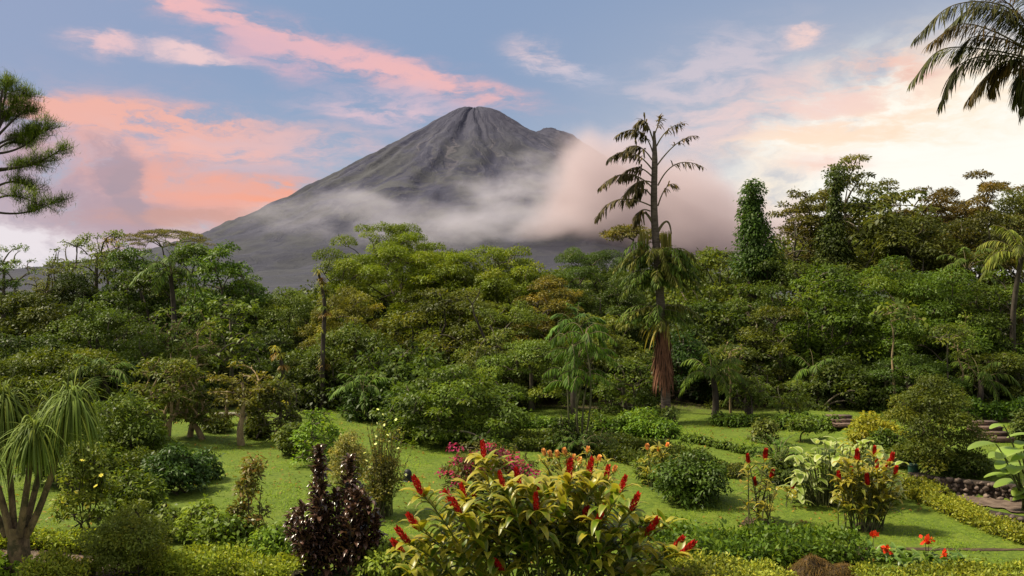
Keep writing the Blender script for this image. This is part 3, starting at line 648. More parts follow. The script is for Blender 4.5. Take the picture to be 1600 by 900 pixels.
# far wood and undergrowth: what nobody could count
def build_masses():
    rng = np.random.default_rng(77)
    g = G()
    for i in range(340):
        D = rng.uniform(58, 92); x = rng.uniform(-.68, .72)*D
        px = 800+x/D*F
        topline = np.interp(px, [-200, 100, 300, 420, 540, 800, 900, 1100, 1200, 1400, 1800], [452, 462, 440, 452, 430, 424, 415, 412, 372, 322, 318])
        topz = CAM_Z+(450-(topline+rng.uniform(4, 70)))/F*D
        r = rng.uniform(1.6, 3.0)
        clump_leaves(g, rng, np.array([x, D, topz-r*.5]), r, r*.6, .42, .24, .55, .1, .5, .8)
    tag(part('far_woods', g.mesh('far_woods', M_LEAF), None, (.055, .072, .018)), 'continuous far forest behind the single trees', None, None, 'stuff')
    g = G()
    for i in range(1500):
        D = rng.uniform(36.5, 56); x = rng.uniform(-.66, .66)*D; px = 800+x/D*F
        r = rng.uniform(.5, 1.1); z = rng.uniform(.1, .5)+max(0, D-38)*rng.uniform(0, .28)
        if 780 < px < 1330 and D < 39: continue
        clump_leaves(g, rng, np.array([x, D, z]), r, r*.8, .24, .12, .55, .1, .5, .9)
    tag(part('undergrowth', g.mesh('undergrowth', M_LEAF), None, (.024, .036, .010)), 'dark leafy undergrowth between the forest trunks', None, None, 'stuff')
build_masses()
# ------------------------------------------------------------------ palms, pine and climbers
M_FROND = leaf_mat('frond', .6, .25, .15, .8)
M_NEEDLE = leaf_mat('needles', .6, .15, .2, .8)
M_RACHIS = solid_mat('palm_stalk', (.09, .075, .035), (.15, .12, .06), 8)
M_PALMTRUNK = solid_mat('palm_trunk', (.05, .036, .028), (.15, .115, .095), 7, .9, .5, (.6, .6, 3))
M_CANEBARK = solid_mat('cane_bark', (.05, .05, .02), (.13, .125, .06), 9, .8, .3, (1, 1, .4))
M_FIBRE = solid_mat('palm_fibre', (.075, .03, .016), (.22, .10, .055), 9, .95, .6, (2, 2, .25))
def bez(pts, n):
    """smooth path through control points"""
    P = np.asarray(pts, float)
    if len(P) == 3:
        t = np.linspace(0, 1, n)[:, None]; c = 2*P[1]-(P[0]+P[2])/2
        return (1-t)**2*P[0]+2*t*(1-t)*c+t*t*P[2]
    ts = np.linspace(0, len(P)-1, n); Q = np.concatenate([[2*P[0]-P[1]], P, [2*P[-1]-P[-2]]]); out = []
    for t in ts:
        i = min(int(t), len(P)-2); f = t-i; a, b, c, d = Q[i:i+4]
        out.append(.5*(2*b+(c-a)*f+(2*a-5*b+4*c-d)*f*f+(3*b-a-3*c+d)*f**3))
    return np.array(out)
def frond(rng, path, n, L, Wd, hang=.5, start=.18, ragged=.2, spread=.75, fwd=.6, rad=.018, drop=0.):
    """a feather palm leaf: stalk along path, n leaflets each side"""
    g = G(); st = G()
    P = bez(path, 28); st.tube(P, np.linspace(rad, rad*.25, len(P)), 5)
    s = np.linspace(0, 1, len(P)); tan = nrm(np.gradient(P, axis=0))
    t = np.clip(np.repeat(np.linspace(start, 1, n), 2)+rng.normal(size=2*n)*.008, start, 1); sg = np.tile([-1., 1.], n)
    k = rng.random(2*n) > drop; t, sg = t[k], sg[k]
    b = np.stack([np.interp(t, s, P[:, i]) for i in range(3)], 1); tg = np.stack([np.interp(t, s, tan[:, i]) for i in range(3)], 1)
    sd = np.cross(tg, [0, 0, 1.]); sd = nrm(sd+1e-6)
    d = sd*sg[:, None]*spread + tg*fwd*(.6+.8*t[:, None]) + np.array([0, 0, .25-hang]) + rng.normal(size=(len(t), 3))*ragged
    ln = L*np.sin(np.pi*np.clip(.2+.72*(t-start)/(1-start), 0, 1))**.6*rng.uniform(1-ragged, 1+ragged*.5, len(t))
    g.blades(b, d, ln, Wd, hang*1.1, 3, .1, rng.random(len(t)), 'strap', None, False)
    return g, st
def add_frond(o, gs, color, mat=None):
    g, st = gs
    f = part('frond', g.mesh('frond', mat or M_FROND), o, color)
    part('stalk', st.mesh('stalk', M_RACHIS), f)
    return f
def palm(name, label, px, crown_py, D, nf, L, color, seed, trunk_r=.12, leaflet=.4, w=.035, hang=.5, elev=(-.3, 1.2), bark=None, spear=0, cat='palm', group=None, base=None, top=None, n=26, arch=1.0):
    rng = np.random.default_rng(seed)
    if base is not None: loc = base
    else: x = (px-800)/F*D; loc = np.array([x, D, float(terrain(x, D))])
    H = top if top is not None else CAM_Z+(450-crown_py)/F*loc[1]-loc[2]
    o = thing(name, label, cat, loc, group)
    if H > .25:
        g = G(); pth = limb_path(rng, (rng.normal()*.1, 0, -.1), (0, 0, H), .0, 10); g.tube(pth, np.linspace(trunk_r*1.2, trunk_r*.8, 10)*(1+.06*np.sin(np.arange(10)*3)), 9)
        part('trunk', g.mesh('trunk', bark or M_DARKBARK), o)
    for i in range(nf):
        a = i*2.39996+rng.normal()*.2; e = elev[0]+(elev[1]-elev[0])*((i+.5)/nf)
        if i >= nf-spear: e = 1.45
        l = L*rng.uniform(.85, 1.1)
        hd = np.array([math.cos(a), math.sin(a), 0]); p0 = np.array([0, 0, H]) + hd*trunk_r*.5
        p1 = p0+hd*l*.5*math.cos(e)+np.array([0, 0, l*.5*math.sin(e)+.06*l]); p2 = p0+hd*l*.92*math.cos(e*.75)+np.array([0, 0, l*(math.sin(e)*.95-.42*arch*math.cos(e))])
        add_frond(o, frond(rng, [p0, p1, p2], n, leaflet, w, hang), color if i % 4 else tuple(c*1.35 for c in color))
    return o

def build_palms():
    # the tall ragged palm
    rng = np.random.default_rng(5)
    D = 33.; base = ground(1040, 661); D = base[1]; k = D/F
    o = thing('tall_palm', 'tall ragged palm with red brown fibre skirt, rising above the forest', 'palm', base)
    L = lambda px, py, dy=0.: at(px, py, D+dy)-base
    tp = bez([L(1041, 668), L(1038, 560), L(1029, 430), L(1022, 330), L(1023, 250), L(1022, 205)], 26)
    g = G(); g.tube(tp, np.interp(np.linspace(0, 1, 26), [0, .3, .55, .8, 1], [.19, .17, .14, .11, .045]), 10); part('trunk', g.mesh('trunk', M_PALMTRUNK), o)
    dark = (.050, .040, .026)
    fr = [((1020, 238), (998, 205), (963, 212), 1), ((1021, 222), (1008, 190), (994, 196), 1), ((1020, 266), (985, 238), (949, 250), 1), ((1019, 250), (995, 228), (972, 240), 1),
          ((1018, 292), (978, 272), (936, 294), 1), ((1018, 275), (992, 262), (966, 280), 1), ((1018, 322), (966, 312), (931, 342), 1), ((1017, 305), (1000, 296), (985, 318), 1), ((1018, 285), (996, 285), (975, 305), 1), ((1016, 330), (1000, 330), (990, 350), 1),
          ((1026, 228), (1045, 202), (1070, 193), 0), ((1027, 258), (1058, 224), (1088, 212), 0), ((1028, 290), (1058, 256), (1100, 262), 0), ((1028, 322), (1042, 292), (1058, 290), 0), ((1022, 212), (1028, 196), (1032, 184), 0)]
    for i, (a, b, c, dense) in enumerate(fr):
        dy = rng.uniform(-1., 1.)
        P = [L(*a), L(*b, dy*.5), L(*c, dy)]
        add_frond(o, frond(rng, P, 46 if dense else 26, .54 if dense else .42, .062 if dense else .05, .62 if dense else .45, .25 if dense else .4, .32, .45, .55, .03, .0 if dense else .25), dark if dense else (.075, .055, .035))
    for a, b, c in [((1021, 350), (1007, 332), (1007, 352)), ((1028, 362), (1042, 346), (1049, 366))]:
        g = G(); g.tube(bez([L(*a), L(*b), L(*c)], 10), np.linspace(.06, .025, 10), 6); part('bare_stalk', g.mesh('bare_stalk', M_RACHIS), o)
    for (cx, y0, y1, hw) in [(1005, 362, 398, 8), (1041, 360, 398, 8)]:
        n = 70; b = np.stack([L(cx+rng.uniform(-hw, hw), y0+rng.uniform(0, 8), rng.uniform(-.25, .25)) for _ in range(n)])
        g = G(); g.blades(b, np.tile([0, 0, -1.], (n, 1))+rng.normal(size=(n, 3))*.06, (y1-y0)*k*rng.uniform(.7, 1.15, n), .035, .2, 3, 0, rng.random(n), 'strap', None, False)
        part('hanging_flower_strands', g.mesh('hanging_flower_strands', M_FROND), o, (.10, .095, .04))
    for i in range(84):
        y = rng.uniform(402, 452) if i % 4 else rng.uniform(478, 500); a = i*2.4+rng.normal()*.3; l = rng.uniform(44, 72)*k; e = rng.uniform(-.1, 1.2) if i % 4 else rng.uniform(-.5, .3)
        p0 = L(1028, y); hd = np.array([math.cos(a), math.sin(a)*.8, 0])
        p1 = p0+hd*l*.55+np.array([0, 0, l*.35*math.sin(e)+.08]); p2 = p0+hd*l*1.05+np.array([0, 0, l*(.25*math.sin(e)-.10-.25*rng.random())])
        add_frond(o, frond(rng, [p0, p1, p2], 34, .40, .042, .55, .2, .35, .6, .45, .02), [(.045, .075, .016), (.06, .09, .02), (.085, .092, .028)][i % 3])
    n = 420; th = rng.uniform(0, 6.28, n); y = rng.uniform(512, 590, n)
    r = np.interp(y, [500, 530, 580, 640], [.17, .24, .32, .24]); b = np.stack([L(1036, yy) for yy in y])+np.stack([np.cos(th)*r, np.sin(th)*r, 0*r], 1)
    g = G(); g.blades(b, np.stack([np.cos(th)*.2+rng.normal(size=n)*.12, np.sin(th)*.2, -np.ones(n)], 1), rng.uniform(.3, .95, n), rng.uniform(.03, .07, n), .3, 3, .1, rng.random(n), 'strap', np.stack([-np.sin(th), np.cos(th), 0*th], 1), False)
    part('fibre_skirt', g.mesh('fibre_skirt', M_FIBRE), o)
    n = 34; b = np.stack([L(1030+rng.uniform(-18, 26), rng.uniform(500, 512), rng.uniform(-.5, .3)) for _ in range(n)]); g = G()
    g.blades(b, rng.normal(size=(n, 3))*[1, .6, .1]+[0, 0, -.2], rng.uniform(.6, 1.3, n), .06, 1.2, 4, .1, rng.random(n), 'strap', None, False)
    part('dead_fronds', g.mesh('dead_fronds', M_FROND), o, (.17, .14, .055))

    palm('feather_palm', 'dark feather palm with an upright spear leaf in front of the lacy leafless tree', 266, 428, 41, 15, 1.75, (.042, .070, .016), 31, spear=2, leaflet=.5, w=.06, hang=.35)
    palm('feather_palm', 'feather palm with one bright upright leaf right of the tall palm', 1113, 588, 34.5, 14, 1.5, (.055, .088, .020), 32, spear=2, leaflet=.42, w=.045, hang=.6)
    palm('feather_palm', 'feather palm with yellowish hanging leaves at the right edge of the forest', 1596, 402, 38, 15, 1.9, (.085, .10, .026), 33, leaflet=.5, w=.05, hang=.8)
    palm('feather_palm', 'small feather palm half hidden low in the forest right of the bright-leaved palm', 1172, 612, 34.8, 10, 1.2, (.05, .08, .02), 34, leaflet=.35, w=.04)
    palm('feather_palm', 'dark feather palm with stiff leaves between the olive trees, above the slim palm cluster', 902, 515, 34, 13, 1.3, (.038, .075, .018), 36, spear=2, leaflet=.45, w=.055, hang=.4)
    palm('feather_palm', 'low feather palm in the dark behind the dense low tree on the lawn edge', 566, 612, 34.5, 12, 1.3, (.05, .085, .02), 81, leaflet=.4, w=.045)
    palm('feather_palm', 'feather palm hidden among the trees left of the many-stemmed tree', 158, 590, 34, 13, 1.5, (.048, .078, .02), 82, leaflet=.42, w=.045)
    palm('feather_palm', 'feather palm in the shade below the large dark dome', 1272, 585, 37, 12, 1.4, (.045, .075, .018), 83, leaflet=.42, w=.045, hang=.6)
    palm('feather_palm', 'feather palm behind the upper right of the fluffy bush', 1532, 596, 36, 12, 1.4, (.05, .08, .02), 84, leaflet=.42, w=.045, hang=.6)
    palm('feather_palm', 'tall feather palm showing its crown between the widest domed tree and the right edge palm', 1510, 420, 43, 13, 1.7, (.045, .07, .018), 85, leaflet=.45, w=.05)
    # slim palm cluster
    b0 = ground(906, 706); o = thing('slim_palm_cluster', 'cluster of slim ringed palm stems beside the terraced lawn', 'palm', b0)
    for i, (px, py) in enumerate([(893, 545), (903, 560), (914, 528), (924, 565), (908, 598), (886, 600)]):
        p1 = at(px, py, b0[1]+rng.uniform(-.5, .5))-b0; p0 = np.array([rng.normal()*.18, rng.normal()*.15, -.05])
        g = G(); pth = limb_path(rng, p0, p1, .02, 9); g.tube(pth, np.linspace(.034, .022, 9), 7, v=.5); part('stem', g.mesh('stem', M_CANEBARK), o)
        for j in range(6):
            a = j*1.1+rng.uniform(0, .5); e = rng.uniform(.1, 1.1); l = rng.uniform(.9, 1.25); hd = np.array([math.cos(a), math.sin(a), 0])
            add_frond(o, frond(rng, [p1, p1+hd*l*.5*math.cos(e)+[0, 0, l*.5*math.sin(e)], p1+hd*l*.95*math.cos(e*.7)+[0, 0, l*(.75*math.sin(e)-.35)]], 18, .36, .035, .7), (.036, .070, .008))
    # the palm whose leaves hang into the top right corner
    D = 19.; cpx, cpy = 1632, 96; x = (1640-800)/F*D
    b0 = np.array([x, D, float(terrain(x, D))]); o = thing('coconut_palm', 'palm leaning in at the top right corner, its dark leaves against the bright sky', 'palm', b0)
    L = lambda px, py, dy=0.: at(px, py, D+dy)-b0
    g = G(); g.tube(bez([(0, 0, -.2), L(1650, 500), L(1634, 105)], 14), np.linspace(.17, .11, 14), 9); part('trunk', g.mesh('trunk', M_PALMTRUNK), o)
    paths = [[(1630, 80), (1575, 12), (1490, 8), (1428, 62)], [(1630, 90), (1555, 50), (1500, 38), (1450, 70)], [(1630, 96), (1545, 78), (1470, 78), (1424, 128)],
             [(1630, 100), (1555, 86), (1496, 104), (1468, 164)], [(1630, 102), (1572, 96), (1540, 120), (1512, 156)], [(1632, 106), (1596, 112), (1586, 162)], [(1634, 106), (1606, 116), (1598, 178)],
             [(1630, 76), (1590, 20), (1540, -20)], [(1630, 84), (1580, 28), (1520, 14), (1478, 46)], [(1630, 92), (1570, 62), (1520, 58), (1490, 90)], [(1632, 98), (1590, 92), (1560, 112), (1548, 140)], [(1630, 80), (1600, 34), (1560, 12), (1520, 0)],  [(1632, 72), (1620, 10), (1590, -50)], [(1636, 74), (1680, 10), (1760, 20)], [(1636, 80), (1700, 60), (1790, 120)], [(1636, 90), (1690, 100), (1740, 180)], [(1634, 70), (1650, -10), (1690, -70)], [(1634, 100), (1660, 130), (1680, 210)]]
    for i, p in enumerate(paths):
        dy = rng.uniform(-.9, .9)
        add_frond(o, frond(rng, [L(*q, dy*j/len(p)) for j, q in enumerate(p)], 74, .60, .030, .65, .12, .22, .55, .75, .022), [(.035, .036, .018), (.06, .04, .02), (.045, .05, .02)][i % 3])
build_palms()

def build_pine():
    rng = np.random.default_rng(9); D = 38.; x = (-24-800)/F*D; b0 = np.array([x, D, float(terrain(x, D))])
    o = thing('pine_tree', 'tall pine reaching in from the left edge with tufted boughs against the sunset', 'tree', b0)
    L = lambda px, py, dy=0.: at(px, py, D+dy)-b0
    tr = bez([(0, 0, -.2), L(-22, 500), L(-14, 300), L(-4, 190), L(4, 140)], 20); g = G(); g.tube(tr, np.linspace(.26, .04, 20), 9); part('trunk', g.mesh('trunk', M_DARKBARK), o)
    paths = [[(-2, 195), (8, 150), (12, 126)], [(-4, 205), (22, 160), (40, 148)], [(-6, 215), (30, 180), (48, 172)], [(-8, 240), (40, 226), (76, 188)], [(-8, 228), (30, 212), (62, 208)], [(-8, 238), (20, 222), (50, 232)],
             [(-12, 264), (50, 256), (98, 230)], [(-12, 268), (30, 262), (66, 254)], [(-14, 330), (40, 332), (88, 312)], [(-12, 296), (24, 284), (56, 300)], [(-14, 316), (20, 306), (64, 322)],
             [(-2, 200), (-20, 160), (-24, 130)], [(-6, 230), (-50, 205), (-80, 190)], [(-10, 270), (-60, 260), (-110, 240)], [(-14, 330), (-70, 325), (-120, 300)], [(-8, 222), (-4, 190), (14, 180)], [(-18, 420), (-60, 420), (-100, 400)]]
    for i, p in enumerate(paths):
        dy = rng.uniform(-1.6, 1.6)
        P = bez([L(*q, dy*j/2) for j, q in enumerate(p)], 16); b = G(); b.tube(P, np.linspace(.06, .015, 16), 5); nd = G()
        ends = []
        for j in range(24):
            t = rng.uniform(.35, 1.0)**.8; c = np.array([np.interp(t, np.linspace(0, 1, 16), P[:, q]) for q in range(3)])
            e = c+rng.normal(size=3)*[.30, .30, .16]+[.10, 0, .14]; b.tube(np.array([c, (c+e)/2+[0, 0, -.03], e]), [.02, .014, .008], 4); ends.append(e)
            m = 95; d = rng.normal(size=(m, 3))*[1, 1, .8]+[.15, 0, .55]; q = e+rng.normal(size=(m, 3))*.12+(c-e)*rng.random((m, 1))*.5
            nd.blades(q, d, rng.uniform(.16, .32, m), .020, .15, 2, 0, rng.random(m), 'grass', None, False)
        f = part('branch', b.mesh('branch', M_DARKBARK), o); part('needles', nd.mesh('needles', M_NEEDLE), f, (.090, .125, .028))
build_pine()

def build_climbers():
    rng = np.random.default_rng(15)
    def column(label, px, D, prof, seed, color, lean=0):
        r = np.random.default_rng(seed); x = (px-800)/F*D; b0 = np.array([x, D, 0.]); b0[2] = float(terrain(x, D)); k = D/F
        o = thing('vine_covered_tree', label, 'tree', b0); top = prof[0][0]; bot = prof[-1][0]
        g = G(); g.tube(np.array([(0, 0, -.2), (0, 0, 4.), at(px+lean, top+14, D)-b0]), [.3, .26, .10], 8); part('trunk', g.mesh('trunk', M_DARKBARK), o)
        c = G()
        for i in range(int((bot-top)/2.2)):
            y = r.uniform(top+4, bot); hw = np.interp(y, [p[0] for p in prof], [p[1] for p in prof]); off = np.interp(y, [p[0] for p in prof], [p[2] for p in prof])
            rr = r.uniform(.26, .5)*hw*k+.08; th = r.uniform(0, 6.28)
            clump_leaves(c, r, at(px+off, y, D)-b0+np.array([math.cos(th), math.sin(th), 0])*(hw*k-rr)*r.uniform(.5, 1.05), rr, rr*1.2, .17, .10, .8, .1, .5, .9, .75)
        part('foliage', c.mesh('foliage', M_LEAF), o, color)
    column('dark vine-covered column of a tree standing alone against the cloud', 1175, 45, [(283, 22, -2), (292, 29, 0), (305, 27, 0), (325, 20, -2), (350, 26, 2), (385, 38, 6), (430, 52, 14)], 3, (.036, .066, .018))
    column('vine-hung trunk standing among the umbrella-leaved trees on the right skyline', 1305, 48, [(264, 14, 0), (272, 24, 0), (286, 20, 0), (300, 10, 0), (330, 12, 0), (360, 26, -4), (430, 44, -8)], 4, (.040, .056, .018))
    def epi(label, base, pts, n, seed, top=False):
        r = np.random.default_rng(seed); D = base[1]
        o = thing('epiphyte_covered_trunk', label, 'tree', base)
        P = bez([at(px, py, D)-base for px, py in pts], 14); g = G(); g.tube(P, np.linspace(.12, .045, 14), 8); part('trunk', g.mesh('trunk', M_DARKBARK), o)
        for i in range(n):
            t = r.uniform(.12, .9) if i else 1.; c = np.array([np.interp(t, np.linspace(0, 1, 14), P[:, q]) for q in range(3)]); th = r.uniform(0, 6.28); c = c+np.array([math.cos(th), math.sin(th), 0])*.10
            m = 26; d = r.normal(size=(m, 3))*[1, 1, .45]+[math.cos(th)*.4, math.sin(th)*.4, .35]
            l = G(); l.blades(np.tile(c, (m, 1)), d, r.uniform(.18, .42, m), .05, .9, 4, .15, r.random(m), 'strap')
            part('epiphyte', l.mesh('epiphyte', M_LEAF), o, [(.15, .15, .03), (.09, .12, .03), (.15, .10, .05)][i % 3])
    epi('thin trunk covered in yellowish epiphytes, bare sprig on top, below the volcano', np.array([(503-800)/F*37., 37., 0.]), [(503, 660), (504, 560), (507, 480), (503, 450), (497, 424)], 17, 5)
    epi('shorter leaning dead trunk with epiphytes left of the taller one', np.array([(452-800)/F*34., 34., 0.]), [(455, 668), (448, 610), (440, 570), (435, 543)], 9, 6)
build_climbers()
# ------------------------------------------------------------------ garden plants
M_GINGER = leaf_mat('ginger_leaf', .36, .38, .4, .7, edge=(.48, .38, .08), edge_amt=.45, yellow=(.42, .33, .022), ylo=.40, yhi=.92, contrast=.65)
M_CROTON = leaf_mat('purple_leaf', .26, .12, .6, .2, yellow=(.15, .08, .065), ylo=.7, yhi=1., contrast=.75)
M_COPPER = leaf_mat('copper_leaf', .4, .35, .3, .6, yellow=(.26, .11, .03), ylo=.45, yhi=.9)
M_PALE = leaf_mat('pale_margin_leaf', .4, .4, .35, .4, edge=(.58, .58, .30), edge_amt=.8, contrast=.4)
M_BOUG = leaf_mat('bougainvillea_bract', .6, .4, .1, .2, contrast=.6)
M_RED = leaf_mat('red_bract', .5, .2, .25, 0., contrast=.5)
M_FLOWER = leaf_mat('flower_petal', .6, .3, .1, 0., contrast=.2)
M_BIG = leaf_mat('broad_leaf', .38, .4, .4, .4, edge=(.36, .42, .14), edge_amt=.35, contrast=.35)
M_GRASS = leaf_mat('grass_blade', .6, .3, .15, 1., contrast=.45)
M_PONY = solid_mat('ponytail_bark', (.055, .036, .022), (.24, .165, .085), 7, .9, .7, (1, 1, .45), moss=(.06, .05, .022))
M_TWIG = solid_mat('twig', (.03, .024, .014), (.075, .058, .032), 12)
M_CANE = solid_mat('cane', (.05, .065, .018), (.10, .10, .035), 12)
RED = (.30, .010, .014)

def shrub(name, label, px, base_py, top, hw, kind, color, seed, cat='shrub', mat=None, group=None, stems=5, leaf=1., dens=1., dep=.93, ry=1., stem_mat=None, **kw):
    b0 = ground(px, base_py); D = b0[1]; H = CAM_Z+(450-top)/F*D-b0[2]; Rx = hw/F*D
    g, b = tree_parts(seed, H, Rx, H*dep, kind, leaf, dens, .028, base_split=stems, ry=ry, **kw)
    o = thing(name, label, cat, b0, group)
    part('stem', b.mesh('stem', stem_mat or M_TWIG), o); part('foliage', g.mesh('foliage', mat or M_LEAF), o, color)
    return o
def add_flowers(o, pts, name, color, size, seed, mat=None, n=6):
    """small open flowers, one mesh each, at local points"""
    r = np.random.default_rng(seed); me = []
    for q in range(2):
        g = G(); th = np.arange(n)*2*np.pi/n+r.uniform(0, 1)
        g.kites(np.zeros((n, 3)), np.stack([np.cos(th), np.sin(th), .5+0*th], 1), np.tile([0, 0, 1.], (n, 1)), size, size*.7, r.random(n))
        g.ball((0, 0, size*.12), size*.2, .9, 4, 6); me.append(g.mesh(name, mat or M_FLOWER))
    for i, p in enumerate(pts):
        f = part(name, me[i % 2], o, color); f.location = p; f.rotation_euler = (r.uniform(.1, 1.2), 0, r.uniform(0, 6))

def spike_mesh(seed, L=.34, Rr=.055):
    r = np.random.default_rng(seed); g = G(); n = 46; t = np.linspace(0, 1, n); th = np.arange(n)*2.39996
    rad = Rr*np.sin(np.pi*np.clip(.16+.78*t, 0, 1))**.6
    c = np.stack([np.cos(th)*rad*.35, np.sin(th)*rad*.35, t*L*.86], 1)
    ax = np.stack([np.cos(th)*.75, np.sin(th)*.75, .9+.5*t], 1)+r.normal(size=(n, 3))*.12
    nm = np.stack([np.cos(th), np.sin(th), -.3+0*t], 1)
    g.kites(c, ax, nm, rad*1.4+.045, .042, r.random(n), .1, .2); return g.mesh('flower_spike', M_RED)

def canes_plant(name, label, base, tips, flowers, seed, color, spread, leafL=.46, leafW=.105, per=11, mat=None, cat='ginger', tall=.34, spike_r=.055, cane_r=.014, top_fan=5, fl_color=RED, gap=.30):
    """reedy canes, each with two rows of long leaves; flower spikes close some canes.
    base: world point; tips: local points of cane tops without a flower; flowers: local points of the spike feet"""
    r = np.random.default_rng(seed)
    o = thing(name, label, cat, base); cg, lg = G(), G()
    sp = [spike_mesh(seed+i, tall, spike_r) for i in range(3)]
    for i, tp in enumerate(list(tips)+list(flowers)):
        tp = np.array(tp, float); fl = i >= len(tips)
        rt = np.array([np.clip(tp[0]*.45, -spread[0], spread[0]), np.clip(tp[1]*.5, -spread[1], spread[1]), -.05])+[r.normal()*.12, r.normal()*.1, 0]
        mid = rt*.45+tp*.55; mid[2] = tp[2]*.62
        P = bez([rt, mid, tp], 16); cg.tube(P, np.linspace(cane_r, cane_r*.6, 16), 5)
        n = max(5, int(per*np.linalg.norm(tp-rt)/1.6)); t = np.linspace(gap, .97, n)
        c = np.stack([np.interp(t, np.linspace(0, 1, 16), P[:, q]) for q in range(3)], 1)
        a0 = r.uniform(0, 6.28); th = a0+(np.arange(n) % 2)*np.pi+r.normal(size=n)*.45
        d = np.stack([np.cos(th), np.sin(th), .75+.5*t+r.normal(size=n)*.2], 1)+nrm(tp-rt)*.35
        vv = np.clip(.28+.42*t+r.normal(size=n)*.2, 0, 1)
        lg.blades(c, d, leafL*r.uniform(.75, 1.15, n)*(.75+.35*np.sin(np.pi*t)), leafW*r.uniform(.8, 1.2, n), r.uniform(.2, .9, n), 5, .16, vv)
        m = top_fan; th = a0+np.arange(m)*2.4; d = np.stack([np.cos(th)*.7, np.sin(th)*.7, .9+r.normal(size=m)*.2], 1)
        lg.blades(np.tile(tp-[0, 0, .03], (m, 1)), d, leafL*r.uniform(.6, .95, m), leafW*r.uniform(.8, 1.1, m), r.uniform(.3, .8, m), 5, .18, np.clip(.72+r.normal(size=m)*.2, 0, 1))
        if fl:
            ax = nrm(P[-1]-P[-3])*.8+np.array([0, 0, .5]); f = part('flower_spike', sp[i % 3], o, fl_color); f.location = tp
            f.rotation_euler = Vector(ax).to_track_quat('Z', 'Y').to_euler(); s = r.uniform(.8, 1.12); f.scale = (s, s, s)
    part('cane', cg.mesh('cane', M_CANE), o); part('foliage', lg.mesh('foliage', mat or M_GINGER), o, color)
    return o

def px_tips(base, pts, D0, jit, rng):
    return [at(px, py, D0+rng.uniform(-jit, jit))-base for px, py in pts]

